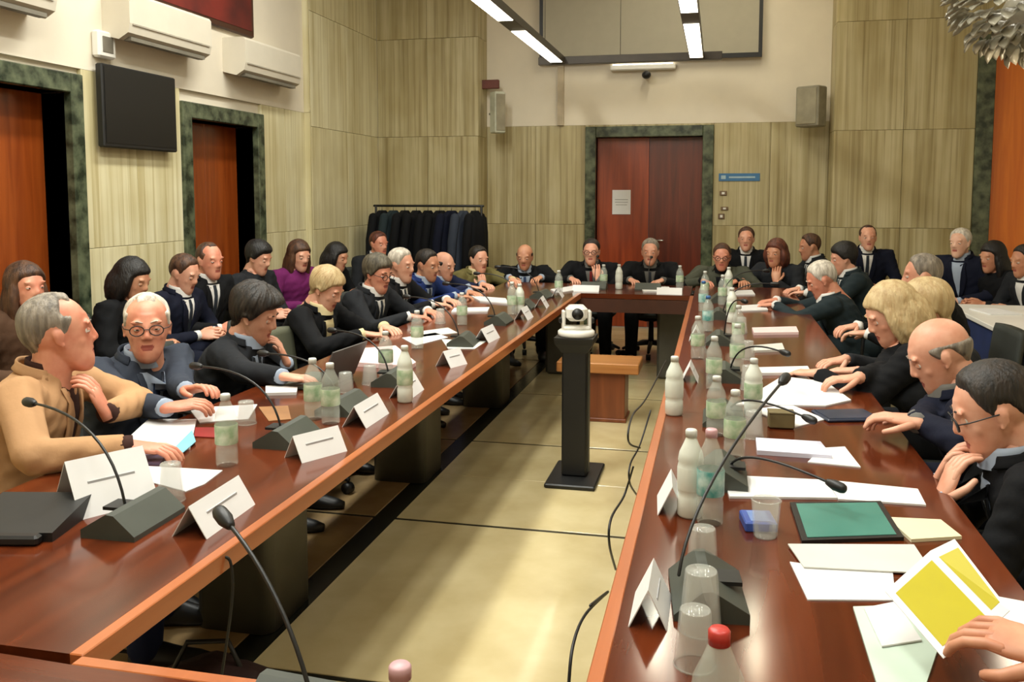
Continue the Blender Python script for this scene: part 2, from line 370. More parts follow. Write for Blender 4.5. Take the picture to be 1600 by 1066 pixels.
# ------------------------------------------------------------------ ceiling fixtures, real and added
for i, (x, y, a, b, p) in enumerate(CEIL_LIGHTS):
    names = ['right of the far door lights', 'above the gap near the far door', 'added unseen over the left chairs near the camera', 'added unseen over the left chairs halfway', 'added unseen over the right seats near the camera', 'added unseen over the right seats halfway', 'added unseen over the gap between tables', 'added unseen over the near cross table']
    r = empty('ceiling_light_or_fill', (x, y, CEIL), 0, 'long recessed ceiling light box '+names[i], 'ceiling light', 'ceiling light boxes')  # boxes other than the far pair are added out of view to light the room
    mb = MB(); mb.b2((-a/2-.03, -b/2-.03, -.05), (-a/2, b/2+.03, 0)); mb.b2((a/2, -b/2-.03, -.05), (a/2+.03, b/2+.03, 0))
    mb.b2((-a/2, -b/2-.03, -.05), (a/2, -b/2, 0)); mb.b2((-a/2, b/2, -.05), (a/2, b/2+.03, 0)); mb.build('housing', BLACK, r)
    mb = MB(); mb.b2((-a/2, -b/2, -.058), (a/2, b/2, -.03)); mb.build('diffuser', EMW if a > .15 else EMT, r)
# hanging luminaire: dark profile with light panels
r = empty('pendant_luminaire', (-1.64, 7.0, 2.92), 0, 'dark suspended light frame with bright white panels above the tables', 'ceiling light')
def lum(seg, name='light_panel', m=EMW):
    mb = MB(); mb.b2((seg[0]+1.64, seg[1]-7.0, seg[4]), (seg[2]+1.64, seg[3]-7.0, seg[5]), bev=.003); return mb.build(name, m, r)
DKM = mat('dark_profile', (62, 54, 44), .4, metal=.3)
lum((-1.71, 4.0, -1.57, 9.33, -.02, .05), 'profile', DKM); lum((-.30, 4.0, -.16, 9.33, -.02, .05), 'profile', DKM); lum((-1.85, 9.33, .02, 9.42, -.03, .05), 'end_profile', DKM)
for x in (-1.64, -.23):
    for y0, y1 in ((7.42, 9.22), (5.2, 6.95), (4.1, 4.95)): lum((x-.062, y0, x+.062, y1, -.024, -.019))
for x, y in ((-1.64, 5.0), (-1.64, 8.6), (-.23, 5.0), (-.23, 8.6), (-1.0, 9.37)):
    mb = MB(); mb.tube([(x+1.64, y-7, .05), (x+1.64, y-7, CEIL-2.92)], .003, 6, dome=False); mb.build('suspension_wire', STEEL, r)
# wall light under it
r = empty('wall_light', PYY(1005, 107, YF), 0, 'slim white wall light low under the projection screen', 'wall light')
mb = MB(); mb.b2((-.36, -.1, -.025), (.36, 0, .035), bev=.01); mb.build('housing', WHITE, r)
mb = MB(); mb.b2((-.33, -.095, .035), (.33, -.01, .04)); mb.build('diffuser', EMW, r)
# projection screen
r = empty('projection_screen', (-.78, YF-.09, 3.02), 0, 'large grey projection screen with black border above the far door', 'projection screen')
SW = 1.22
mb = MB(); mb.b2((-SW+.04, -.004, .05), (SW-.04, .004, 1.36)); mb.build('screen_sheet', SCRN, r)
mb = MB(); mb.b2((-SW, -.012, .0), (SW, .012, .05)); mb.b2((-SW, -.01, .05), (-SW+.04, .01, 1.36)); mb.b2((SW-.04, -.01, .05), (SW, .01, 1.36)); mb.build('black_border', BLACK, r)
# small ceiling-mounted camera dot, loudspeakers, signs
p = PYY(1010, 117, YF-.15); r = empty('security_camera', p, 0, 'small black dome camera on the wall above the far door', 'camera')
mb = MB(); mb.ell((0, 0, 0), (.05, .05, .045)); mb.build('dome', BLACK, r); mb = MB(); mb.box((0, .09, .01), (.07, .12, .05), bev=.008); mb.build('bracket', WHITE, r)
def speaker(loc, w, d, h, rz, label, m=WHITE):
    r = empty('wall_speaker', loc, rz, label, 'loudspeaker')
    mb = MB(); mb.box((0, 0, 0), (w, d, h), bev=.012); mb.build('cabinet', m, r)
    mb = MB(); mb.box((0, -d/2-.004, 0), (w*.84, .012, h*.88), bev=.004); mb.build('grille', mat('speaker_grille', (158, 150, 126), .7), r)
    mb = MB(); mb.tube([(0, d/2, 0), (0, d/2+.12, 0)], .015, 8, dome=False); mb.build('bracket', STEEL, r)
SPG = mat('speaker_grey', (150, 144, 124), .6); SPW = mat('speaker_white', (204, 206, 186), .5)
speaker((-2.43, YP+.06, 2.46), .13, .15, .46, .7, 'tall slim pale loudspeaker on the left pier edge', SPW)
speaker((.94, YP+.12, 2.46), .26, .18, .42, -.6, 'grey loudspeaker on the white wall beside the right pier', SPG)
p = PYY(764, 132, YP+.2)
r = empty('exit_sign_box', p, 0, 'small brown-red box sign high by the left pier', 'sign')
mb = MB(); mb.box((0, 0, 0), (.24, .05, .1), bev=.006); mb.build('housing', mat('redbrown', (104, 46, 32), .5), r)
mb = MB(); mb.box((0, .1, .02), (.04, .18, .03)); mb.build('bracket', STEEL, r)
mb = MB(); p = PYY(1155, 277, YF-.006); mb.box((0, 0, 0), (.44, .008, .085), bev=.002)
sg = tag(mb.build('wall_sign', mat('sign_blue', (64, 118, 164), .5, var=.05), None, p), 'blue rectangular sign on the stone wall right of the far door', 'sign')
mb = MB(); mb.box((.03, -.006, 0), (.28, .003, .018)); mb.box((-.17, -.006, 0), (.05, .003, .04)); mb.build('sign_marking', mat('sign_pale', (176, 204, 214), .6), sg)
for (a, b, w, h, nm, lab) in ((1130, 302, .08, .05, 'wall_switch', 'grey wall switch just under the blue sign'), (1132, 326, .08, .04, 'wall_switch', 'upper small wall switch right of the far door frame'), (1127, 338, .07, .06, 'wall_socket', 'lower brown wall socket right of the far door frame')):
    p = PYY(a, b, YF-.008); r = empty(nm, p, 0, lab, 'switch')
    mb = MB(); mb.box((0, 0, 0), (w, .016, h), bev=.004); mb.build('plate', mat('switch_brown', (120, 96, 70), .5), r)
    mb = MB(); mb.box((0, -.01, 0), (w*.4, .008, h*.5), bev=.002); mb.build('rocker', WHITE, r)
mb = MB(); p = PYY(971, 316, YF+.122); mb.box((0, 0, 0), (.21, .004, .28)); nt_ = tag(mb.build('paper_notice', PAPER, None, p), 'white paper notice taped on the far brown door', 'notice')
mb = MB(); mb.box((0, -.003, .03), (.15, .002, .008)); mb.box((0, -.003, 0), (.15, .002, .008)); mb.box((0, -.003, -.03), (.13, .002, .008)); mb.build('printed_lines', mat('grey_print', (170, 168, 165), .8), nt_)

# left wall fittings
r = empty('wall_monitor', (XL+.05, 5.45, 2.115), 0, 'black flat wall monitor between the two left doors', 'monitor')
mb = MB(); mb.box((0, 0, 0), (.05, .8, .53), bev=.008); mb.build('bezel', BLACK, r)
mb = MB(); mb.box((.026, 0, .005), (.004, .76, .485)); mb.build('screen', TVM, r)
def ac(y0, y1, zb, h, label):
    r = empty('air_conditioner', (XL, (y0+y1)/2, zb), 0, label, 'air conditioner', 'wall air conditioners'); w = y1-y0
    pr = [(0, .03), (.12, 0), (.19, .04), (.205, .1), (.205, h-.02), (.19, h), (0, h)]
    mb = MB(); mb.loft([[(x, -w/2, z) for x, z in pr], [(x, w/2, z) for x, z in pr]], smooth=False); mb.build('casing', mat('ac_white', (214, 206, 188), .5, var=.02), r)
    mb = MB(); mb.b2((.12, -w/2+.05, -.004), (.175, w/2-.05, .02)); mb.build('air_outlet', mat('ac_slot', (120, 114, 100), .6), r)
    mb = MB(); mb.b2((.2, -w/2+.03, .09), (.209, w/2-.03, .1)); mb.build('panel_seam', mat('ac_seam', (176, 168, 150), .6), r)
ac(5.17, 6.13, 2.545, .3, 'white wall air conditioner just right above the black monitor')
ac(6.62, 7.6, 2.5, .3, 'white wall air conditioner nearest the stone pilaster')
ac(3.55, 4.52, 2.55, .3, 'white wall air conditioner above the left-most door')
r = empty('thermostat', (XL+.03, 5.14, 2.505), 0, 'small white box on the wall above the black monitor', 'wall box')
mb = MB(); mb.box((0, 0, 0), (.06, .17, .17), bev=.012); mb.build('casing', WHITE, r); mb = MB(); mb.box((.032, 0, 0), (.006, .1, .1), bev=.002); mb.build('grille', mat('ac_slot', (120, 114, 100)), r)
r = empty('framed_painting', (XL+.02, 6.3, 3.5), 0, 'dark red painting in brown frame high on the left wall', 'painting')
mb = MB(); mb.box((0, 0, 0), (.04, 1.55, 1.27), bev=.01); mb.build('frame', mat('frame_brown', (70, 40, 24), .5), r)
mb = MB(); mb.box((.021, 0, 0), (.006, 1.45, 1.17)); mb.build('canvas', mat('canvas_red', (116, 34, 24), .6, var=.2, scale=3, rgb2=(74, 22, 18)), r)

# ------------------------------------------------------------------ tables
TXO, TXI = -1.86, -1.06; RXI, RXO = -.195, .62; NY0, NY1 = .5, 1.29; FY0, FY1 = 7.15, 7.92
def slab(par, pts, m, name='tabletop'):
    mb = MB(); mb.loft([[(x, y, .712) for x, y in pts], [(x, y, .746) for x, y in pts], [(x, y, TZ) for x, y in [(px_*.9998+.00005, py_*.9998) for px_, py_ in pts]]], smooth=False)
    return mb.build(name, m, par)
def strip(par, a, b, name='edge_strip'):
    mb = MB(); mb.b2(a, b, bev=.002); return mb.build(name, EDGEW, par)
def pedestal(par, x0, x1, y0, y1):
    mb = MB(); n = 6; r_ = .05; pts = []
    for cx_, cy_, a0 in ((x1-r_, y1-r_, 0), (x0+r_, y1-r_, 90), (x0+r_, y0+r_, 180), (x1-r_, y0+r_, 270)):
        for k in range(n): a = math.radians(a0+90*k/(n-1)); pts.append((cx_+r_*math.cos(a), cy_+r_*math.sin(a)))
    mb.loft([[(x, y, .0) for x, y in pts], [(x, y, .712) for x, y in pts]]); return mb.build('pedestal', STEEL, par)
tl = empty('conference_table', (0, 0, 0), 0, 'long glossy brown wooden conference table on the left with grey pedestals', 'table', 'conference tables')
segs = [1.29, 3.3, 5.2, 7.15]
for a, b in zip(segs[:-1], segs[1:]): slab(tl, [(TXO, a+.001), (TXI-.028, a+.001), (TXI-.028, b-.001), (TXO, b-.001)], TABW)
slab(tl, [(TXO, 7.151), (TXI-.028, 7.151), (TXO, FY1)], TABW)
strip(tl, (TXI-.028, NY1, .705), (TXI, FY0, TZ+.001))
for y in (2.76, 4.46, 6.2): pedestal(tl, -1.80, -1.50, y, y+.34)
mb = MB(); mb.b2((-1.66, 1.95, .3), (-1.64, 7.1, .7)); mb.build('modesty_beam', BLACK, tl)
tf = empty('conference_table', (0, 0, 0), 0, 'short far cross table closing the end of the two long tables', 'table', 'conference tables')
slab(tf, [(TXI-.028, FY0), (RXI+.0, FY0), (RXI, FY1), (TXO, FY1)], TABX)
mb = MB(); mb.b2((TXI-.02, FY0-.004, .60), (RXI, FY0+.02, .708)); mb.build('apron', mat('apron_dark', (70, 36, 20), .5), tf)
for x in (-1.3, -.35): mb = MB(); mb.b2((x-.12, 7.5, 0), (x+.12, 7.72, .712), bev=.02); mb.build('pedestal', STEEL, tf)
trt = empty('conference_table', (0, 0, 0), 0, 'long glossy brown wooden conference table on the right', 'table', 'conference tables')
segs = [NY1, 3.3, 5.2, FY1]
for a, b in zip(segs[:-1], segs[1:]): slab(trt, [(RXI+.028, a+.001), (RXO, a+.001), (RXO, b-.001), (RXI+.028, b-.001)], TABW)
slab(trt, [(RXI+.028, .5), (RXO, .5), (RXO, NY1-.001), (RXI+.028, NY1-.001)], TABW)
strip(trt, (RXI, NY1, .705), (RXI+.028, FY0, TZ+.001))
for y in (1.6, 3.2, 4.9, 6.6): pedestal(trt, .25, .5, y, y+.42)
tn = empty('conference_table', (0, 0, 0), 0, 'near cross table of brown wood in the lower left corner', 'table', 'conference tables')
slab(tn, [(TXO, NY0), (RXI-.002, NY0), (RXI-.002, NY1-.03), (TXI, NY1-.03), (TXO, NY1)], TABX)
strip(tn, (TXI, NY1-.03, .705), (RXI-.002, NY1-.002, TZ+.001)); 
for x in (-1.3, -.6): mb = MB(); mb.b2((x-.12, .8, 0), (x+.12, 1.02, .712), bev=.02); mb.build('pedestal', STEEL, tn)

# second-row desk at right with dark blue cloth
r = empty('side_desk', (1.95, 6.1, 0), 0, 'white-topped side desk with dark blue front behind the right row of seats', 'desk')
mb = MB(); mb.box((0, 0, .735), (.62, 1.9, .03), bev=.004); mb.build('tabletop', WHITE, r)
mb = MB(); mb.box((-.28, 0, .37), (.02, 1.8, .7)); mb.box((0, -.9, .37), (.56, .02, .7)); mb.build('front_panel', mat('desk_blue', (34, 50, 96), .6), r)
for s in (-1, 1): mb = MB(); mb.box((.27, s*.88, .36), (.04, .04, .72)); mb.build('leg', STEEL, r)

# small wooden bench between the tables
r = empty('wooden_stand', (-.74, 6.12, 0), 0, 'low wooden stand with pale overhanging top on the floor between tables', 'stand')
mb = MB(); mb.box((0, 0, .17), (.31, .26, .34), bev=.006); mb.build('body', BROWNW, r)
mb = MB(); mb.box((-.03, 0, .375), (.56, .34, .07), bev=.006); mb.build('top_board', LIGHTW, r)
mb = MB(); mb.box((0, 0, .0125), (.33, .28, .025), bev=.004); mb.build('plinth', BROWNW, r)
# black camera pedestal
r = empty('camera_pedestal', (-.73, 4.76, 0), 0, 'black square pedestal with flat base plate between the tables', 'pedestal')
mb = MB(); mb.box((0, 0, .012), (.27, .44, .024), bev=.006); mb.build('base_plate', BLACK, r)
mb = MB(); mb.box((0, 0, .37), (.135, .135, .69), bev=.008); mb.build('column', BLACK, r)
for s in (-1, 1): mb = MB(); mb.box((s*.07, 0, .37), (.008, .05, .66)); mb.build('side_groove', STEEL, r)
mb = MB(); mb.loft([[(a*w, b*w, z) for a, b in ((-1, -1), (1, -1), (1, 1), (-1, 1))] for w, z in ((.068, .70), (.10, .75), (.105, .775), (.105, .785))], smooth=False); mb.build('capital', BLACK, r)
r = empty('conference_camera', (-.73, 4.76, .785), .25, 'white swivelling conference camera on top of the black pedestal', 'camera')
mb = MB(); mb.lathe([(.0, 0), (.095, 0), (.1, .008), (.1, .026), (.09, .034), (0, .036)], n=28); mb.build('base', WHITE, r)
mb = MB(); mb.box((-.07, 0, .085), (.018, .06, .11), bev=.006); mb.box((.07, 0, .085), (.018, .06, .11), bev=.006); mb.box((0, 0, .045), (.15, .07, .02), bev=.006); mb.build('yoke', WHITE, r)
mb = MB(); mb.box((0, .0, .125), (.115, .1, .085), bev=.02); hd = mb.build('camera_head', WHITE, r)
mb = MB(); mb.tube([(0, -.04, .125), (0, -.075, .125)], .03, 18, dome=False); mb.build('lens', BLACK, hd)
mb = MB(); mb.box((.085, 0, .085), (.02, .05, .03), bev=.005); mb.box((-.085, 0, .085), (.02, .04, .03), bev=.005); mb.build('hinge_cap', BLACK, r)

# ------------------------------------------------------------------ chairs
def make_chair(loc, rz, label, m=CHAIRM):
    r = empty('conference_chair', loc, rz, label, 'chair', 'conference chairs')
    mb = MB(); mb.box((0, .0, .42), (.46, .44, .07), bev=.03); mb.build('seat', m, r)
    mb = MB(); rings = []
    for z, w, y in ((.50, .19, -.22), (.53, .215, -.235), (.65, .22, -.25), (.78, .215, -.265), (.815, .19, -.27)):
        rings.append([(math.cos(a)*w if abs(math.cos(a)) < .98 else math.cos(a)*w, y+.03*math.sin(a)-.04*(math.cos(a)**2-1)*-1*.6, z) for a in [2*PI*k/16 for k in range(16)]])
    mb.loft([[((1 if p[0] > 0 else -1)*abs(p[0])**.6*(.22**.4), p[1], p[2]) for p in q] for q in rings]); mb.build('backrest', m, r)
    mb = MB(); mb.tube([(0, -.1, .38), (0, -.27, .4), (0, -.3, .55)], .022, 8); mb.build('back_bracket', BLACK, r)
    mb = MB(); mb.tube([(0, 0, .12), (0, 0, .39)], [.028, .022], 12, dome=False); mb.build('column', BLACK, r)
    for k in range(5):
        a = 2*PI*k/5+.3; mb = MB()
        mb.tube([(0, 0, .13), (.15*math.cos(a), .15*math.sin(a), .115), (.27*math.cos(a), .27*math.sin(a), .075)], [.026, .02, .014], 8); lg = mb.build('leg', BLACK, r)
        mb = MB(); ca, sa = math.cos(a), math.sin(a)
        mb.tube([(.27*ca-.02*sa, .27*sa+.02*ca, .03), (.27*ca+.02*sa, .27*sa-.02*ca, .03)], .029, 12, dome=False); mb.build('castor', BLACK, lg)
    for s in (-1, 1):
        mb = MB(); mb.tube([(s*.2, 0, .41), (s*.265, -.01, .43), (s*.27, -.02, .6)], .012, 8); mb.box((s*.27, .02, .61), (.045, .24, .025), bev=.01); mb.build('armrest', BLACK, r)
    return r
CH0 = make_chair((-2.1, 4.3, 0), -PI/2-.25, 'empty grey-green office chair between the mop-haired man and the blonde woman', CHAIRG)
CHD = None
def chair(loc, rz, label):
    global CHD
    if CHD is None: CHD = make_chair(loc, rz, label); return CHD
    return dup(CHD, loc, rz, label)

# ------------------------------------------------------------------ people
def ss(x, a, b): t = min(1, max(0, (x-a)/(b-a))); return t*t*(3-2*t)
def remesh(mb, vox, smooth=4, fac=.5):
    me = mb.mesh('tmp'); o = bpy.data.objects.new('tmp', me); COL.objects.link(o)
    md = o.modifiers.new('r', 'REMESH'); md.mode = 'VOXEL'; md.voxel_size = vox; md.use_smooth_shade = True
    sm = o.modifiers.new('s', 'SMOOTH'); sm.iterations = smooth; sm.factor = fac
    dg = bpy.context.evaluated_depsgraph_get(); e = o.evaluated_get(dg).to_mesh()
    n = len(e.vertices); co = np.empty(n*3, dtype=np.float32); e.vertices.foreach_get('co', co)
    fs = [tuple(p.vertices) for p in e.polygons]
    bpy.data.objects.remove(o); bpy.data.meshes.remove(me)
    return co.reshape(-1, 3).astype(float), fs
def head_template(vox):
    mb = MB()
    mb.ell((0, -.014, .03), (.076, .094, .088), 24, 16)
    rg = []
    for z, cy, w, d in ((-.121, .062, .014, .012), (-.114, .056, .03, .028), (-.1, .048, .042, .042), (-.08, .037, .052, .055), (-.05, .022, .061, .068), (-.02, .012, .068, .079), (.02, .004, .072, .087), (.06, -.004, .068, .082)):
        rg.append([(w*math.cos(a)*(1 if math.sin(a) < 0 else 1-.10*abs(math.sin(2*a))), cy+d*math.sin(a), z) for a in [2*PI*k/28 for k in range(28)]])
    mb.loft(rg)
    mb.tube([(0, .083, .022), (0, .089, .004), (0, .096, -.014), (0, .0985, -.021)], [.0075, .009, .0105, .0105], 10)
    for s in (-1, 1):
        mb.ell((s*.0115, .090, -.025), (.0085, .010, .008)); mb.ell((s*.03, .077, .031), (.026, .009, .009))
        mb.ell((s*.034, .050, -.022), (.022, .02, .024))
        mb.ell((s*.0765, -.004, -.002), (.0065, .0145, .0245), 14, 9, 0, np.array(Matrix.Rotation(-.25*1, 3, 'X'))); mb.ell((s*.079, -.012, .005), (.0055, .010, .017))
        mb.ell((s*.077, .003, -.025), (.006, .007, .007))
    mb.ell((0, .084, -.0515), (.023, .0085, .006)); mb.ell((0, .082, -.0625), (.019, .009, .0065)); mb.ell((0, .072, -.1), (.02, .017, .015))
    mb.loft([[(w*math.cos(a), cy+w*1.05*math.sin(a), z) for a in [2*PI*k/20 for k in range(20)]] for z, cy, w in ((-.02, -.02, .05), (-.09, -.026, .052), (-.14, -.034, .054), (-.2, -.045, .062))])
    co, fs = remesh(mb, vox, 7 if vox < .005 else 2, .5)
    for s in (-1, 1):                                       # eye sockets
        c = np.array((s*.031, .088, .006)); d = np.linalg.norm((co-c)*np.array((.8, 1, 1.25)), axis=1)
        co[:, 1] -= .007*np.exp(-(d/.0135)**2)
    d = np.abs(co[:, 2]+.057)+np.abs(co[:, 0])*.1; m = (co[:, 1] > .07)&(np.abs(co[:, 0]) < .024); co[m, 1] -= .003*np.exp(-(d[m]/.0022)**2)
    fm = []
    cc = np.array([co[list(f)].mean(0) for f in fs])
    for p in cc:
        lip = p[1] > .080 and abs(p[0]) < .022-(abs(p[2]+.057)*.6) and -.0675 < p[2] < -.047
        fm.append(1 if lip else 0)
    return co, fs, fm
HT = {True: head_template(.0042), False: head_template(.0085)}
HBVH = BVHTree.FromPolygons([tuple(v) for v in HT[True][0]], HT[True][1])
# eyes, lids
def eye_parts():
    out = []
    for s in (-1, 1):
        c = (s*.031, .0705, .006)
        e = MB(); e.ell(c, (.0118, .0118, .0118), 16, 10)
        cc = [np.mean([e.v[i] for i in f], axis=0) for f in e.f]
        e.m = [1 if (p[1]-c[1] > .0105 and math.hypot(p[0]-c[0], p[2]-c[2]) < .0056) else 0 for p in cc]
        out.append(e)
    return out
def lid(mbx, M, o, down):
    for s in (-1, 1):
        c = np.array((s*.031, .0702, .006)); rings = []
        for r0, r1 in ((.16 if not down else -.25, 1.5), (-1.4, -.34)):
            rr = []
            for i in range(5):
                el = r0+(r1-r0)*i/4
                rr.append([tuple(o+M@(c+.0131*np.array((math.sin(az)*math.cos(el), math.cos(az)*math.cos(el), math.sin(el))))) for az in [-1.35+2.7*k/8 for k in range(9)]])
            mbx.loft(rr, False, 0, False)
HLINE = {'short': [(0, .083), (25, .078), (40, .072), (52, .045), (62, .012), (74, -.008), (84, .022), (104, .018), (122, -.02), (150, -.055), (180, -.06)],
         'full': [(0, .062), (25, .058), (40, .05), (52, .03), (62, .006), (74, -.012), (84, .004), (104, -.01), (122, -.05), (150, -.075), (180, -.08)]}
def interp(t, x):
    for (a, b), (c, d) in zip(t[:-1], t[1:]):
        if x <= c: return b+(d-b)*(x-a)/(c-a)
    return t[-1][1]
def hair_mesh(style, seed=0, near=True):
    """cap of hair over the scalp; style: short, bald, receding, full, bob, long, bun, mop"""
    rs = random.Random(seed); ph = [rs.uniform(0, 6) for _ in range(6)]
    na, ne = (72, 44) if near else (40, 26); c0 = Vector((0, -.012, .02)); rings = []
    tl_ = HLINE['full' if style in ('full', 'mop', 'bob', 'long', 'bun') else 'short']
    thick = {'short': .010, 'bald': .0075, 'receding': .008, 'full': .016, 'bob': .019, 'long': .017, 'bun': .014, 'mop': .024}[style]
    for j in range(ne+1):
        el = -PI/2+PI*(j+.05)/(ne+.1); row = []
        for i in range(na):
            az = 2*PI*i/na; d = Vector((math.sin(az)*math.cos(el), math.cos(az)*math.cos(el), math.sin(el)))
            hit = HBVH.ray_cast(c0+d*.4, -d)[0]
            if hit is None: hit = c0+d*.08
            p = hit; a = abs(math.degrees(math.atan2(p.x, p.y+.012)))
            m = ss(p.z-interp(tl_, a), -.006, .022 if style in ('bald', 'receding', 'short') else .012)
            if style == 'bald': m *= 1-ss(p.z+max(0, -p.y)*.25, .035, .055)
            if style == 'receding': m *= 1-ss(p.y-.02+(.03 if abs(p.x) > .03 else 0), 0, .03)*ss(p.z, .05, .07)
            tk = thick*(1+.12*math.sin(az*5+ph[0])*math.sin(el*5+ph[1])+.07*math.sin(az*19+el*5+ph[2]))
            if style in ('full', 'mop'): tk *= .6+.7*ss(p.z, 0, .09)
            if style in ('mop',): tk *= 1+.5*ss(p.y, .02, .07)*ss(p.z, .04, .08)
            if style in ('short', 'receding'): tk *= .5+.7*ss(p.z, .02, .09)
            if style in ('bob', 'long'): tk *= .75+.45*ss(-p.y, -.03, .05)
            R = (p-c0).length+(-.008+(tk+.008)*m)
            row.append(tuple(c0+d*R))
        rings.append(row)
    mb = MB(); mb.loft(rings)
    if style in ('bob', 'long'):
        L = .13 if style == 'bob' else .24; n = 34 if near else 20
        for layer in (0, 1):
            for k in range(n):
                a = math.radians(62+236*(k+.5*layer)/(n-1)); f = 1+rs.uniform(-.1, .12)
                if abs(math.degrees(a)) > 300: continue
                sx, cy = math.sin(a), math.cos(a); pts = []
                e = .088+.012*layer if style == 'bob' else .084+.01*layer
                for q in range(6):
                    t = q/5; z = .07-(L+.07)*t*f; wv = .004*math.sin(6*t+k)
                    rr = e*(.72+.38*math.sin(min(1, t*1.7)*PI/2))-(.022*ss(t, .65, 1) if style == 'bob' else .012*ss(t, .5, 1))
                    pts.append((sx*(rr*.92+wv), cy*(rr*1.12)-.014-.01*t, z))
                mb.tube(pts, [.010, .015, .016, .015, .013, .006], 6)
    if style == 'bun': mb.ell((0, -.115, .04), (.04, .035, .04), 16, 10)
    vx = .0045 if near else .008
    co, fs = remesh(mb, vx, 5 if near else 2); co = co+(.0002 if style == 'bald' else .001)*np.sin(np.arctan2(co[:, 0], co[:, 1])*38+co[:, 2]*25+ph[3])[:, None]*co/np.linalg.norm(co, axis=1)[:, None]
    out = MB(); out.merge(co, fs); return out
HCACHE = {}

def ik(a, b, l1, l2, pole):
    a = np.array(a, float); b = np.array(b, float); d = b-a; L = np.linalg.norm(d)
    if L > (l1+l2)*.985: b = a+d/L*(l1+l2)*.985; d = b-a; L = np.linalg.norm(d)
    x = (l1*l1-l2*l2+L*L)/(2*L); h = math.sqrt(max(l1*l1-x*x, 0)); u = d/L
    p = np.array(pole, float); p = p-u*p.dot(u); p /= np.linalg.norm(p)
    return a+u*x+p*h, b
def hand_geo(mb, w, fdir, up, side, curl=.5, s=1.0, spread=.1):
    """palm and five fingers; w wrist, fdir finger direction, up back-of-hand normal, side +1 = thumb towards +lateral"""
    f = np.array(fdir, float); f /= np.linalg.norm(f); u = np.array(up, float); u = u-f*u.dot(f); u /= np.linalg.norm(u); l = np.cross(f, u)*side
    P = lambda a, b, c: np.array(w)+s*(f*a+l*b+u*c)
    rings = []
    for a, hw, hh in ((-.02, .024, .02), (.0, .026, .02), (.03, .036, .016), (.06, .042, .0145), (.085, .041, .012), (.096, .034, .008)):
        rings.append([P(a, hw*math.cos(k)*(1), hh*math.sin(k)) for k in [2*PI*q/14 for q in range(14)]])
    mb.loft(rings)
    for i, (b, ln, r_) in enumerate(((.031, .072, .0088), (.0105, .08, .0092), (-.0105, .074, .0088), (-.03, .06, .0078))):
        pts = [P(.07, b, .001)]; ang = -.05; q = np.array((.09, b, .002)); pts.append(P(*q)); sp = (1.5-i)*spread*.4
        for k, fr in enumerate((.45, .31, .24)):
            ang += curl*(.75 if k == 0 else .95)+.06*i*curl
            q = q+ln*fr*np.array((math.cos(ang)*math.cos(sp), math.sin(sp), -math.sin(ang))); pts.append(P(*q))
        mb.tube(pts, [r_*1.05, r_*1.1, r_*1.02, r_*.92, r_*.78], 8)
    q = [P(.012, .022, -.004), P(.035, .046, -.012), P(.062, .06, -.02-.008*curl), P(.086, .062-.012*curl, -.026-.02*curl)]
    mb.tube(q, [.0135, .0125, .0105, .0085], 8)

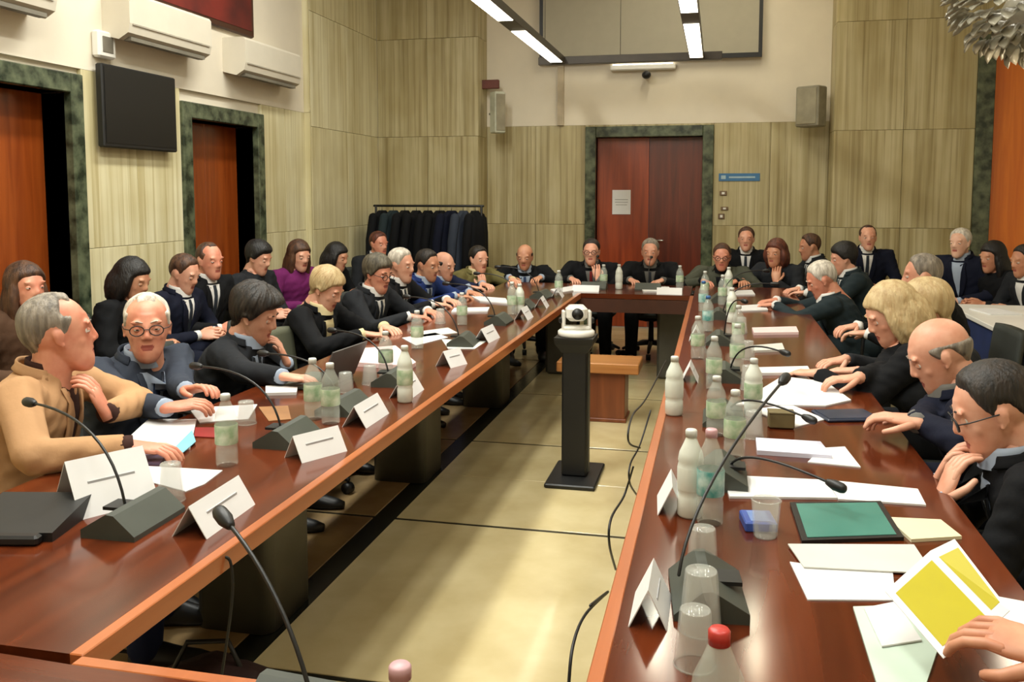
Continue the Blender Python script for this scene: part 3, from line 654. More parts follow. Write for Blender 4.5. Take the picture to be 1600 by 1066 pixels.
PEOPLE = []
SECKW = None
def person(who, label, hp, rz, skin='pink', hair='short', hc='dark', jacket='black', shirt='white', tie='tie', look=(0, 0, 0), near=False,
           upright=False, hands=((.13, .35), (.15, .36)), arms=None, group='people seated at the meeting', scale=1.0, glasses=False, chairlab=None, collar=True, tail=0, leanmax=.2, hipz=.43,
           curl=.45, stand=False, vneck=.28, hs=1.01, chairdy=0, female=False):
    """hp = world position of the head centre; rz = facing (0 = +Y). look = (yaw, pitch, roll)."""
    hz = hp[2]; L = .50; leanmax = .09 if upright else .1 if group.startswith('onlookers') else leanmax; nz = hz-.124*hs; up_ = min(max(nz-hipz, .2), L-.02)
    ly = min(math.sqrt(L*L-up_*up_), leanmax); ly = max(ly, .03)
    hy = ly+.05; off = np.array((-math.sin(rz)*hy, math.cos(rz)*hy))
    root = empty('person', (hp[0]-off[0], hp[1]-off[1], 0), rz, label, 'person', group)
    hip = np.array((0, 0, hipz)); neck = np.array((0, ly, nz)); mid = (hip+neck)/2+np.array((0, -.035, .03))
    def sp(t): return (1-t)**2*hip+2*t*(1-t)*mid+t*t*neck
    def spt(t): d = 2*(1-t)*(mid-hip)+2*t*(neck-mid); return d/np.linalg.norm(d)
    wS = .98 if female else 1.13; X = np.array((1., 0, 0))
    def torso(mb, k=1.0, t0=0, neckw=.07):
        rg = []
        for t, w, d in ((-.12, .15, .12), (0, .175, .135), (.2, .168, .13), (.4, .168, .125), (.6, .182, .128), (.76, .196, .128), (.87, .196, .116), (.93, .182, .104), (.97, .13, .09), (1.01, neckw+.012, neckw+.006), (1.06, neckw*.96, neckw*.95)):
            c = sp(t); tt = spt(min(max(t, 0), 1)); fr = np.cross(tt, X)
            rg.append([c+X*(w*wS*k*math.copysign(abs(math.cos(a))**.85, math.cos(a)))+fr*(d*k*math.copysign(abs(math.sin(a))**.9, math.sin(a))) for a in [2*PI*q/24 for q in range(24)]])
        mb.loft(rg)
    shl = []
    for s in (-1, 1): shl.append(sp(.90)+X*s*.168*wS+np.array((0, 0, .012)))
    body = MB(); vox = .011 if near else .02
    wr = []; hd_dirs = []
    HT_ = arms if arms else [None, None]
    for i, s in enumerate((-1, 1)):
        if HT_[i] == 'C': tgt = np.array((s*.07, hy+.125, hz-.24)); fd = np.array((-s*.15, -.35, 1)); upv = np.array((s*.3, 1, .2)); pole = (s*.7, 0, -1)
        elif HT_[i] == 'P': tgt = np.array((s*.08, ly+.2, .66)); fd = np.array((-s*.45, 1, .1)); upv = np.array((s*.8, .1, .6)); pole = (s*1.0, -.3, -.8)
        elif HT_[i] is not None and HT_[i][0] == 'W':
            _, tw, fw, uw = HT_[i]; cz, sz = math.cos(-rz), math.sin(-rz)
            rot = lambda v: np.array((v[0]*cz-v[1]*sz, v[0]*sz+v[1]*cz, v[2]))
            tgt = rot(np.array(tw, float)-np.array((root.location.x, root.location.y, 0))); fd = rot(fw); upv = rot(uw); pole = (s*.9, -.3, -.8)
        elif HT_[i] is not None: tgt = np.array(HT_[i][0], float); fd = np.array(HT_[i][1], float); upv = np.array(HT_[i][2], float); pole = (s*.7, -.2, -1)
        else:
            tgt = np.array((s*hands[i][0], ly+hands[i][1], TZ+.032)); fd = np.array((-s*.55, 1, -.12)); upv = np.array((0, 0, 1.)); pole = (s*1.0, -.5, -.6)
        el, w = ik(shl[i], tgt, .285, .26, pole)
        if HT_[i] is None or HT_[i][0] == 'W':            # swing the elbow outwards until the sleeve clears the table top
            for q_ in range(0, 100, 6):
                ca, sa = math.cos(q_*PI/180), math.sin(q_*PI/180); el, w = ik(shl[i], tgt, .285, .26, (s*sa, -.25, -ca))
                if el[2] > (.70 if HT_[i] is None else TZ+.035): break
        wr.append((shl[i], el, w, fd, upv))
    # jacket
    jk = MB(); torso(jk); vs0 = [tuple(v) for v in jk.v]; bv = BVHTree.FromPolygons(vs0, [tuple(f) for f in jk.f])
    for i, s in enumerate((-1, 1)):
        sh, el, w, _, _ = wr[i]; d = (w-el)/np.linalg.norm(w-el); cuff = w-d*.012
        i0 = sh-X*s*.05+np.array((0, 0, -.01))
        jk.tube([i0, sh+X*s*.008, sh*.6+el*.4, el*.97+sh*.03, el, el*.9+w*.1, el*.4+w*.6, cuff], [.075, .075, .06, .055, .054, .053, .045, .038], 14, dome=False)
    co, fs = remesh(jk, .011 if near else .017, 4 if near else 2)
    rs = rnd.random()*9
    nrm = .0035*(np.sin(co[:, 2]*62+co[:, 0]*30+rs)*np.sin(co[:, 1]*48+co[:, 2]*35+rs*2)+.6*np.sin(co[:, 0]*85+co[:, 2]*95-co[:, 1]*50+rs))
    cen = np.array([sp(.55)]*len(co)); dv = co-cen; dv /= np.linalg.norm(dv, axis=1)[:, None]+1e-6; co = co+dv*nrm[:, None]
    J = MB(); J.merge(co, fs); jo = J.build('jacket' if shirt else 'top', C[jacket], root)
    jb = BVHTree.FromPolygons([tuple(v) for v in co], fs)
    # body
    torso(body, .86)
    for i, s in enumerate((-1, 1)):
        sh, el, w, fd, upv = wr[i]
        body.tube([sh-X*s*.04, sh, el, el*.5+w*.5, w], [.05, .045, .034, .03, .026], 10, dome=False)
        hand_geo(body, w, fd, upv, -s, curl, 1.0)
        kx = .11*s; body.tube([(kx*.8, 0, .46), (kx*1.2, .40, .47), (kx*1.2, .42, .12)], [.06, .045, .035], 8)
    q = Matrix.Rotation(look[0], 3, 'Z')@Matrix.Rotation(look[1], 3, 'X')@Matrix.Rotation(look[2], 3, 'Y'); Rm = np.array(q)*hs
    hc_ = np.array((0, hy, hz)); hv, hf, hm = HT[near]
    body.tube([sp(.9), neck, hc_+Rm@np.array((0, -.03, -.07))], [.06, .058, .05], 16, dome=False)
    hw = (hv@Rm.T)+hc_; o0 = len(body.v); body.merge(hw, hf); body.m[-len(hf):] = hm
    lid(body, Rm, hc_, look[1] < -.25)
    bo = body.build('body', [SKINS[skin], LIP], root)
    for e in EYES:
        eb = MB(); eb.add([tuple(hc_+Rm@np.array(v)) for v in e.v], e.f); eb.m = list(e.m); eb.build('eye', [EYEW, IRIS], root)
    if near:
        for s in (-1, 1):
            mb = MB(); mb.tube([hc_+Rm@np.array((s*x, y, z)) for x, y, z in ((.014, .0865, .031), (.03, .0865, .036), (.048, .075, .031))], [.0022, .003, .0015], 6); mb.build('eyebrow', HAIR[hc], root)
    if hair != 'none':
        key = (hair, near)
        if key not in HCACHE: HCACHE[key] = hair_mesh(hair, len(HCACHE), near)
        h = HCACHE[key]; hb = MB(); hb.add([tuple(hc_+Rm@np.array(v)) for v in h.v], h.f); hb.build('hair', HAIR[hc], root)
    if glasses:
        mb = MB()
        for s in (-1, 1):
            c = np.array((s*.032, .098, .004)); pts = [c+np.array((.0235*math.cos(a), -.004*abs(math.cos(a)), .018*math.sin(a))) for a in [2*PI*k/14 for k in range(15)]]
            mb.tube([hc_+Rm@p for p in pts], .0022, 6, dome=False)
            mb.tube([hc_+Rm@np.array(p) for p in ((s*.055, .092, .008), (s*.075, .07, .01), (s*.083, .0, .01))], .002, 6)
        mb.tube([hc_+Rm@np.array(p) for p in ((-.009, .099, .008), (.009, .099, .008))], .002, 6); mb.build('glasses', BLACK, root)
    # shirt front, tie, lapels: cloth strips laid on the chest
    fr9 = np.cross(spt(.9), X)
    def strip_on(prof, name, m, offs, th=.004, n=9):
        vs = []; fs_ = []; P_ = []
        for t, xl, xr in prof:
            c = sp(t); fr = np.cross(spt(t), X); row = []
            for k in range(n):
                x = xl+(xr-xl)*k/(n-1); o_ = c+X*x+fr*.19
                h_ = jb.ray_cast(Vector(o_), Vector(-fr))[0]
                h_ = np.array(h_) if h_ is not None else c+X*x+fr*.06
                row.append(h_+fr*offs)
            P_.append(row)
        m_ = MB(); m_.loft([r_+[p-fr9*th*2 for p in r_[::-1]] for r_ in P_], True, 0, True); return m_.build(name, C[m], root)
    if shirt:
        t1 = 1.0-vneck/.5
        ts = [t1+(.985-t1)*k/8 for k in range(9)]
        strip_on([(t, -.006-.05*((t-t1)/(1-t1)), .006+.05*((t-t1)/(1-t1))) for t in ts], 'shirt', shirt, .005)
        if tie: strip_on([(t, -.02+.008*((t-t1)/(1-t1)), .02-.008*((t-t1)/(1-t1))) for t in ts], 'tie', tie, .009, n=5)
        for s in (-1, 1):
            strip_on([(t, s*(.004+.048*((t-t1)/(1-t1))), s*(.022+.05*((t-t1)/(1-t1))+.03*math.sin(PI*min(1, ((t-t1)/(1-t1))*1.1)))) for t in ts], 'lapel', jacket, .012, .004, 5)
        # collars
        mb = MB(); rg = []
        for k, (dz, r_) in enumerate(((-.02, .070), (.025, .067), (.04, .065), (.04, .061), (-.02, .06))):
            rg.append([neck+np.array((r_*math.cos(a), .012+r_*1.02*math.sin(a), dz+.014*(-math.sin(a))+.01)) for a in [2*PI*q/20 for q in range(20)]])
        mb.loft(rg, False); mb.build('shirt_collar', C[shirt], root)
        mb = MB(); rg = []
        for a in [math.radians(x) for x in range(-215, 36, 12)]:
            r0 = .079; c = neck+np.array((r0*math.cos(a), .0+r0*math.sin(a), .022-.025*math.sin(a))); rad = np.array((math.cos(a), math.sin(a), 0))
            rg.append([c+rad*.006*math.cos(k)+rad*(.02 if math.sin(k) < 0 else 0)*.6+np.array((0, 0, .017*math.sin(k))) for k in [2*PI*q/8 for q in range(8)]])
        mb.loft(rg); mb.build('jacket_collar', C[jacket], root)
        for i, s in enumerate((-1, 1)):
            sh, el, w, _, _ = wr[i]; d = (w-el)/np.linalg.norm(w-el); mb = MB(); mb.tube([w-d*.03, w+d*.006], [.034, .032], 14, dome=False); mb.build('shirt_cuff', C[shirt], root)
    # trousers and shoes
    mb = MB()
    for s in (-1, 1):
        kx = .11*s
        mb.tube([(kx*.75, -.06, .5), (kx*.9, .1, .5), (kx*1.3, .40, .49), (kx*1.35, .43, .42), (kx*1.35, .42, .25), (kx*1.4, .41, .07)], [.1, .095, .075, .07, .06, .055], 12)
    mb.build('trousers', C['black' if jacket in ('olive', 'purple') else ('navy' if jacket == 'tan' else ('charcoal' if jacket == 'beige' else jacket))], root)
    for s in (-1, 1):
        mb = MB(); x = .153*s
        mb.loft([[(x+w*math.cos(a), y, max(0.0, z0+h*math.sin(a))) for a in [2*PI*q/12 for q in range(12)]] for y, w, z0, h in ((.36, .02, .035, .03), (.38, .036, .04, .04), (.45, .038, .045, .05), (.52, .045, .03, .035), (.58, .042, .025, .025), (.62, .02, .02, .018))]); mb.build('shoe', BLACK, root)
    chair((root.location.x, root.location.y-0, 0), rz, 'dark office chair carrying the '+who)
    PEOPLE.append((who, root))
    return root
EYES = eye_parts()
R_ = math.radians
def L(px, py, X): return PXX(px, py, X)
dn = (0, 0, 1.)
SEC = 'onlookers seated along the left wall'
# left row, from the camera backwards
person('man in the tan jacket', 'grey-haired man in tan jacket, profile turned to the right, hand near his chin', L(92, 522, -2.1), R_(-68), 'red', 'receding', 'grey', 'tan', 'brownshirt', None, (R_(22), .05, 0), True,
       arms=[('W', PXX(166, 646, -1.95), (-.35, -.25, 1), (.9, .3, .2)), ('W', PZ(205, 697, .80), (1, .25, -.12), dn)], hs=1.1, vneck=.36, upright=True)
person('white-haired man with glasses', 'white-haired man in glasses and navy-grey suit looking straight at the camera', L(230, 512, -2.2), R_(-108), 'red', 'receding', 'white', 'navygrey', 'paleblue', 'bluetie', (R_(-38), -.02, 0), True,
       arms=[('W', PZ(300, 640, .82), (1, -.25, .25), (.2, .2, 1)), ('W', PZ(292, 652, .80), (1, .5, .1), (-.2, -.3, 1))], hs=1.1, glasses=True, vneck=.34, upright=True)
person('mop-haired man', 'man with dark mop of hair and charcoal suit, hand over his mouth', L(398, 492, -2.12), R_(-84), 'pink', 'mop', 'dark', 'charcoal', 'paleblue', 'tie', (R_(4), -.38, .1), True,
       arms=['C', ('W', PZ(452, 592, .80), (1, .2, -.1), dn)], hs=1.1)
person('blonde woman on the left', 'short-haired blonde woman in black jacket reading on the left side', L(510, 452, -2.18), R_(-95), 'pink', 'full', 'blonde', 'black', 'cream', None, (R_(0), -.5, 0), True, female=True)
person('bespectacled grey-haired man', 'grey-haired man with glasses and dark suit leaning over his papers', L(590, 428, -2.16), R_(-98), 'red', 'full', 'greybrown', 'charcoal', 'white', 'tie', (R_(-12), -.25, 0), True, glasses=True)
person('silver-haired man', 'silver-haired man in black suit half hidden behind the bespectacled man', L(627, 415, -2.22), R_(-95), 'pink', 'short', 'white', 'black', 'white', 'tie', (R_(-6), -.15, 0))
person('dark-haired officer in blue', 'dark-haired officer in blue uniform looking down', L(668, 415, -2.2), R_(-98), 'tan', 'short', 'dark', 'blue', 'paleblue', 'tie', (R_(-10), -.2, 0))
person('balding officer in dark blue', 'balding officer in dark blue uniform beyond the other officer', L(694, 416, -2.26), R_(-100), 'pink', 'bald', 'dark', 'navy', 'paleblue', 'tie', (R_(-8), -.2, 0))
person('officer in olive', 'officer in olive uniform resting his cheek on his hand', L(748, 406, -2.1), R_(-120), 'pink', 'short', 'dark', 'olive', 'cream', None, (R_(-10), -.1, 0), arms=[None, 'C'])
# far side
FARG = 'people along the far cross table'
person('bald man at the far left corner', 'bald man in dark suit at the far left table corner', PYY(820, 402, 8.35), R_(-165), 'tan', 'bald', 'dark', 'black', 'paleblue', 'bluetie', (R_(-12), -.2, 0), group=FARG)
person('far man left of the door middle', 'dark-haired man with glasses and red tie before the left door leaf', PYY(924, 394, 8.35), R_(-178), 'pink', 'short', 'dark', 'black', 'grey', 'redtie', (0, -.05, 0), arms=['C', None], group=FARG, glasses=True)
person('far man right of the door middle', 'grey-haired bearded man in black suit before the dark right door leaf', PYY(1016, 394, 8.35), R_(180), 'pink', 'short', 'grey', 'black', 'grey', 'tie', (0, -.08, 0), group=FARG)
person('man in grey-green jacket', 'man with glasses and grey-green jacket at the far end of the right table', PYY(1128, 402, 8.4), R_(178), 'red', 'short', 'brown', 'greygreen', 'black', None, (R_(0), -.12, 0), group=FARG, glasses=True)
person('man behind with white shirt', 'man with white shirt and dark suit sitting against the far wall under the sockets', PYY(1166, 374, 9.3), R_(175), 'pink', 'short', 'brown', 'black', 'white', 'tie', (0, 0, 0), group=FARG, arms=['P', 'P'])
person('brown-haired woman', 'brown-haired woman leaning her cheek on her hand at the far right corner', PYY(1212, 396, 8.35), R_(150), 'tan', 'bob', 'chestnut', 'charcoal', None, None, (R_(0), -.1, 0), group=FARG, female=True, arms=['C', None])
person('man seated by the right pier', 'dark-suited bald-fronted man sitting alone against the right pier wall', PYY(1356, 372, 9.2), R_(180), 'pink', 'receding', 'brown', 'darkblue', 'white', 'tie', (0, 0, 0), group=FARG, arms=['P', 'P'])
# right row
person('brown-haired man on the right', 'brown-haired man in dark suit between the far woman and the white-haired man', L(1265, 386, .86), R_(100), 'tan', 'short', 'brown', 'charcoal', 'white', 'tie', (0, -.2, 0))
person('black-haired man on the right', 'black-haired man in dark jacket just behind the white-haired reader', L(1318, 404, .98), R_(95), 'pink', 'full', 'black', 'tealgrey', 'white', 'tie', (0, -.25, 0))
person('white-haired reader', 'white-haired man in dark teal-grey suit bent over his papers on the right', L(1284, 438, .72), R_(84), 'red', 'short', 'white', 'tealgrey', 'white', 'tie', (R_(8), -.5, 0), True, hs=1.07)
person('grey-haired man behind', 'grey-haired man sitting back behind the two blonde women', L(1440, 432, 1.12), R_(92), 'pink', 'short', 'grey', 'black', 'white', 'tie', (R_(-10), -.1, 0))
person('blonde woman with long hair', 'blonde woman with hair falling over her cheek bent over white sheets', L(1392, 492, .74), R_(86), 'pink', 'bob', 'blonde', 'black', None, None, (R_(12), -.5, 0), True, female=True, hs=1.07, arms=[None, ('W', PZ(1330, 598, .80), (-1, -.15, -.1), dn)])
person('second blonde woman', 'blonde woman in dark jacket between the other blonde and the bald man', L(1446, 487, .90), R_(90), 'pink', 'full', 'blonde', 'charcoal', None, None, (R_(0), -.35, 0), True, female=True, hs=1.1)
person('bald man on the right', 'bald man in purple-black jacket leaning over a dark tablet on the right', L(1468, 556, .76), R_(84), 'pink', 'bald', 'grey', 'darkblue', 'grey', None, (R_(4), -.52, 0), True, hs=1.07,
       arms=[('W', PZ(1430, 655, .82), (-1, .1, .0), dn), ('W', PZ(1400, 690, .82), (-1, .3, .1), dn)])
person('dark-haired man at right edge', 'dark-haired man with glasses and black jacket at the right edge, fist at his chin', L(1552, 642, .74), R_(82), 'pink', 'short', 'dark', 'black', 'paleblue', None, (R_(4), -.42, 0), True, hs=1.07, glasses=True, arms=['C', 'C'])
person('man in beige in the corner', 'man in beige jacket in the lower right corner holding yellow pages', np.array((.80, 1.0, 1.15)), R_(62), 'tan', 'short', 'brown', 'beige', 'white', None, (0, -.3, 0), True,
       arms=[('W', (.40, 1.02, .84), (-.9, .6, -.1), dn), ('W', PZ(1560, 1012, .855), (-.9, .5, .05), (-.1, -.2, 1))])
# second row on the left
person('long-haired woman at left', 'long-haired woman in olive-brown top behind the man in tan jacket', L(42, 450, -3.32), R_(-95), 'red', 'long', 'brown', 'brown', None, None, (R_(-15), 0, 0), female=True, group=SEC, arms=['P', 'P'])
person('curly-haired woman', 'dark curly-haired woman in black behind the white-haired man with glasses', L(208, 438, -3.32), R_(-85), 'tan', 'bob', 'black', 'black', None, None, (R_(-5), -.35, 0), female=True, group=SEC, arms=['P', 'P'])
person('man bent over a phone', 'brown-haired man in dark suit looking down at his hands by the left wall', L(288, 428, -3.32), R_(-92), 'pink', 'short', 'brown', 'darkblue', 'white', 'tie', (R_(0), -.4, 0), group=SEC, arms=['P', 'P'])
person('man in white shirt by the door', 'man in black jacket and white shirt sitting before the second door', L(328, 408, -3.32), R_(-102), 'red', 'receding', 'brown', 'black', 'white', 'tie', (R_(-10), -.1, 0), group=SEC, arms=['P', 'P'])
person('dark-haired person by the door', 'dark-haired person in grey jacket beside the green marble door frame', L(404, 403, -3.32), R_(-95), 'pink', 'full', 'black', 'charcoal', None, None, (0, -.35, 0), group=SEC, arms=['P', 'P'])
person('woman in purple', 'long-haired woman in bright purple top by the left wall', L(468, 400, -3.32), R_(-115), 'pink', 'long', 'brown', 'purple', None, None, (R_(-5), -.25, 0), female=True, group=SEC, arms=['P', 'P'])
person('black-haired woman by the pilaster', 'black-haired woman in dark top at the stone pilaster', L(527, 402, -3.32), R_(-95), 'tan', 'bob', 'black', 'black', None, None, (R_(0), -.3, 0), female=True, group=SEC, arms=['P', 'P'])
person('person before the coat rack', 'person with reddish face sitting in front of the coat rack', L(592, 382, -3.2), R_(-120), 'red', 'short', 'chestnut', 'charcoal', 'white', None, (0, -.1, 0), group=SEC, arms=['P', 'P'])
# far right behind
person('white-faced man far right', 'grey-haired man in dark navy jacket seated by the side desk', PYY(1500, 380, 8.2), R_(140), 'pale', 'short', 'white', 'darkblue', 'paleblue', None, (0, -.05, 0), group='people behind on the right', arms=['P', 'P'])
person('dark-haired woman far right', 'black-haired woman in black before the orange door', PYY(1550, 402, 8.0), R_(120), 'tan', 'long', 'black', 'black', None, None, (0, -.2, 0), group='people behind on the right', female=True, arms=['P', 'P'])
person('person at the right picture edge', 'dark-clad person at the far right picture edge beyond the side desk', PYY(1600, 408, 7.6), R_(110), 'tan', 'short', 'dark', 'charcoal', 'white', None, (0, -.2, 0), group='people behind on the right', arms=['P', 'P'])

# ------------------------------------------------------------------ coat rack
r = empty('coat_rack', (-3.06, 9.3, 0), 0, 'dark metal coat rail standing before the stone pier', 'coat rack')
mb = MB(); mb.tube([(-.62, 0, 1.42), (.62, 0, 1.42)], .013, 8); mb.build('rail', BLACK, r)
for s in (-1, 1):
    mb = MB(); mb.tube([(s*.6, 0, .04), (s*.6, 0, 1.42)], .014, 8); mb.build('post', BLACK, r)
    mb = MB(); mb.tube([(s*.6, -.25, .03), (s*.6, .25, .03)], .016, 8); mb.build('foot', BLACK, r)
cn = [('black', 'black'), ('tealgrey', 'dark green-grey'), ('black', 'dull black'), ('black', 'black'), ('black', 'black'), ('black', 'dull black'), ('darkblue', 'dark navy'), ('navygrey', 'slate grey'), ('black', 'bulky black')]
ordn = ['leftmost on the rail', 'second from the left on the rail', 'third from the left on the rail', 'fourth from the left on the rail', 'in the middle of the rail', 'right of the middle of the rail', 'third from the right on the rail', 'second from the right on the rail', 'rightmost and highest on the rail']
for k, (cc, cnm) in enumerate(cn):
    x = -3.06-.53+1.06*k/8; y = 9.3; top = 1.40
    co_ = empty('hanging_coat', (x, y, 0), R_(75+rnd.uniform(-12, 12)), cnm+' coat hanging '+ordn[k], 'coat', 'coats on the coat rail')
    mb = MB(); rg = []; w0 = .2+rnd.uniform(-.02, .02); ln = rnd.uniform(.8, 1.0); bulk = .05 if k < 8 else .1
    for t, w, d in ((0, .05, .03), (.03, .09, .04), (.08, w0, bulk), (.25, w0+.02, bulk+.015), (.6, w0+.02, bulk+.02), (1, w0+.05, bulk+.03)):
        rg.append([((w+.012*math.sin(a*5+k))*math.cos(a), (d+.014*math.sin(a*7+k))*math.sin(a), top-.03-ln*t) for a in [2*PI*q/24 for q in range(24)]])
    mb.loft(rg); mb.build('coat_body', C[cc], co_)
    for s in (-1, 1): mb = MB(); mb.tube([(s*(w0-.02), 0, top-.1), (s*(w0+.03), .01, top-.35), (s*(w0+.02), .03, top-.68)], [.05, .05, .042], 10); mb.build('sleeve', C[cc], co_)
    mb = MB(); mb.tube([(0, 0, top-.03), (0, 0, top+.02), (0, .015, top+.035), (0, .02, top+.02)], .004, 6); mb.build('hanger_hook', CHROME, co_)

# ------------------------------------------------------------------ things on the tables
def mic(base, rz, head, label, px0=-.03, bend=(.12, .88)):
    b = np.array(base, float); r = empty('gooseneck_microphone', (b[0], b[1], TZ), rz, label, 'microphone', 'gooseneck microphones on the tables')
    mb = MB(); pr = [(-.075, 0), (.065, 0), (.065, .012), (.012, .058), (-.008, .06), (-.075, .02)]
    mb.loft([[(x, -.105, z) for x, z in pr], [(x, .105, z) for x, z in pr]], smooth=False); mb.build('base', MICM, r)
    mb = MB(); mb.box((-.045, 0, .045), (.05, .06, .008)); mb.build('button_panel', BLACK, r)
    h = np.array(head, float)-np.array((b[0], b[1], TZ)); c, s = math.cos(-rz), math.sin(-rz); h = np.array((h[0]*c-h[1]*s, h[0]*s+h[1]*c, h[2]))
    p0 = np.array((px0, 0, .045)); pts = []
    for k in range(13):
        t = k/12; q1 = p0+np.array((h[0]*bend[0], h[1]*bend[0], h[2]*bend[1]))
        pts.append((1-t)**2*p0+2*t*(1-t)*q1+t*t*h)
    mb = MB(); mb.tube(pts, .0036, 8); mb.build('gooseneck', BLACK, r)
    d = pts[-1]-pts[-2]; d /= np.linalg.norm(d); mb = MB(); mb.tube([pts[-1]-d*.005, pts[-1]+d*.012, pts[-1]+d*.035], [.009, .0135, .013], 12); mb.build('microphone_head', BLACK, r)
    return r
for (by, bx, hx, hy_, hz_, who) in ((1.86, -1.36, -1.78, 2.02, .99, 'nearest on the left table, before the man in tan'), (2.62, -1.34, -1.72, 2.72, .96, 'before the white-haired man with glasses'),
        (3.05, -1.33, -1.7, 3.15, .93, 'behind the tall pair of bottles on the left table'), (3.55, -1.32, -1.66, 3.7, .94, 'before the mop-haired man'), (4.55, -1.3, -1.66, 4.7, .98, 'before the blonde woman on the left'),
        (5.35, -1.3, -1.66, 5.45, .98, 'before the bespectacled grey-haired man'), (6.1, -1.3, -1.66, 6.2, .98, 'before the silver-haired man'), (6.75, -1.3, -1.65, 6.8, .98, 'before the two blue officers')):
    mic((bx, by), R_(rnd.uniform(-6, 6)), (hx, hy_, hz_), 'black gooseneck microphone '+who)
mic(T(1100, 935)[:2], PI+.1, PZ(1222, 597, 1.07), 'tall black gooseneck microphone nearest the camera on the right table', .05, (.1, .5))
mic((.02, 2.52), PI, PZ(1297, 755, .83), 'black microphone bending low over the long white sheets')
mic((.03, 3.2), PI, PZ(1258, 652, .84), 'black microphone reaching towards the bald man on the right')
mic((.04, 3.95), PI, PZ(1222, 550, .92), 'black microphone before the blonde woman with long hair')
mic((.02, 4.9), PI, PZ(1160, 470, 1.0), 'black microphone before the white-haired reader')
mic((.02, 5.9), PI, (.35, 5.9, .98), 'black microphone before the black-haired man on the right')
mic((.02, 6.8), PI, (.35, 6.9, .98), 'black microphone before the brown-haired man on the right')
mic((-1.0, 7.5), R_(-90), (-1.02, 7.85, 1.0), 'black microphone on the far table left part')
mic((-.55, 7.5), R_(-90), (-.55, 7.85, 1.0), 'black microphone on the far table right part')
mic(T(505, 1125)[:2], R_(85), PZ(357, 818, 1.0), 'black microphone on the near cross table standing out before the floor', -.03, (.25, .62))
# a flat telephone-like unit at far left
r = empty('conference_unit', T(52, 822), R_(12), 'flat black conference unit at the left picture edge', 'conference unit')
mb = MB(); mb.loft([[(-.13, -.1, 0), (.1, -.1, 0), (.1, .1, 0), (-.13, .1, 0)], [(-.13, -.1, .02), (.1, -.1, .022), (.1, .1, .05), (-.13, .1, .05)]], smooth=False); mb.build('body', BLACK, r)
mb = MB(); mb.box((-.02, -.115, .012), (.2, .03, .024), bev=.006); mb.build('front_rail', BLACK, r)

def tent(c, ln, h, w, rz, label, m=PAPER, group='folded name cards on the tables'):
    r = empty('name_card', (c[0], c[1], TZ), rz, label, 'name card', group)
    for s in (-1, 1):
        mb = MB(); t = .0012; mb.loft([[(s*w, -ln/2, 0), (s*w, ln/2, 0), (0, ln/2, h), (0, -ln/2, h)], [(s*(w-t*2), -ln/2, 0), (s*(w-t*2), ln/2, 0), (0, ln/2, h-t*3), (0, -ln/2, h-t*3)]], smooth=False)
        mb.build('card_face', m, r)
    mb = MB(); ang = math.atan2(h, w); c_, s_ = math.cos(ang), math.sin(ang)
    for zz, l_ in ((.55, .6),):
        px_ = w*(1-zz); mb.loft([[(px_+.0012, -ln*l_/2, h*zz-.008), (px_+.0012, ln*l_/2, h*zz-.008), (px_-.002+.0012, ln*l_/2, h*zz+.006), (px_-.002+.0012, -ln*l_/2, h*zz+.006)], [(px_-.004, -ln*l_/2, h*zz-.008), (px_-.004, ln*l_/2, h*zz-.008), (px_-.006, ln*l_/2, h*zz+.006), (px_-.006, -ln*l_/2, h*zz+.006)]], smooth=False)
    mb.build('faint_print', mat('faint_print', (186, 186, 188), .8), r)
    return r
for (x, y, rz, lab, ln) in ((-1.19, 1.93, 2, 'white folded name card nearest the camera on the left table edge', .24), (-1.19, 2.50, -28, 'narrow turned name card, second on the left table edge', .17),
        (-1.2, 2.93, 0, 'long white name card, third on the left table edge', .22), (-1.2, 3.36, 2, 'white name card at the foot of the tall white bottle', .18), (-1.2, 3.98, -20, 'small white name card, fifth on the left table edge', .13),
        (-1.22, 4.72, -4, 'white name card before the blonde woman on the left', .2), (-1.2, 5.6, 0, 'white name card before the bespectacled man', .18), (-1.2, 6.2, 4, 'white name card before the silver-haired man', .16), (-1.2, 6.85, 4, 'white name card before the blue officers', .16),
        (-.11, 1.68, 0, 'pale name card seen end-on, nearest on the right table', .2), (-.1, 2.28, 4, 'pale name card seen end-on beside the white bottles', .18), (-.1, 3.9, 0, 'pale name card end-on, third on the right table', .18), (-.1, 5.0, 0, 'pale name card end-on, fourth on the right table', .18)):
    tent((x, y), ln if x < -.5 else .15, .075, .045 if x < -.5 else .036, R_(rz), lab)
tent((-1.06+.02, 7.3), .22, .05, .04, R_(90), 'white name card at the far table before the man with red tie')
tent((-.36, 7.25), .2, .05, .04, R_(90), 'white name card at the right end of the far table')
tent((-1.535, 1.98), .2, .13, .085, R_(-30), 'large open white card propped beside the man in tan jacket')

def quad(pts, label, m=PAPER, name='paper_sheet', cat='paper', z=TZ, th=.003, group='papers on the tables'):
    P = [T(px, py, z+th) for px, py in pts]; c = sum(P)/len(P); mb = MB()
    mb.loft([[(p[0]-c[0], p[1]-c[1], 0) for p in P], [(p[0]-c[0], p[1]-c[1], th) for p in P]], smooth=False)
    o = mb.build(name, m, None, (c[0], c[1], z+.0004)); return tag(o, label, cat, group)
BLUEP = mat('paper_blue', (120, 180, 200), .6, var=.05); PINKP = mat('paper_pink', (234, 206, 204), .7, var=.03); GREYP = mat('paper_grey', (206, 206, 198), .7, var=.03)
GRNP = mat('paper_greenish', (196, 214, 198), .6, var=.03); PURP = mat('cover_purple', (118, 100, 128), .5); REDP = mat('cover_red', (140, 34, 34), .4); TEAL = mat('teal_screen', (72, 132, 120), .25, var=.05)
q1 = quad([(205, 680), (232, 655), (307, 655), (297, 700), (215, 712)], 'open white document under the hand of the man in tan', th=.006)
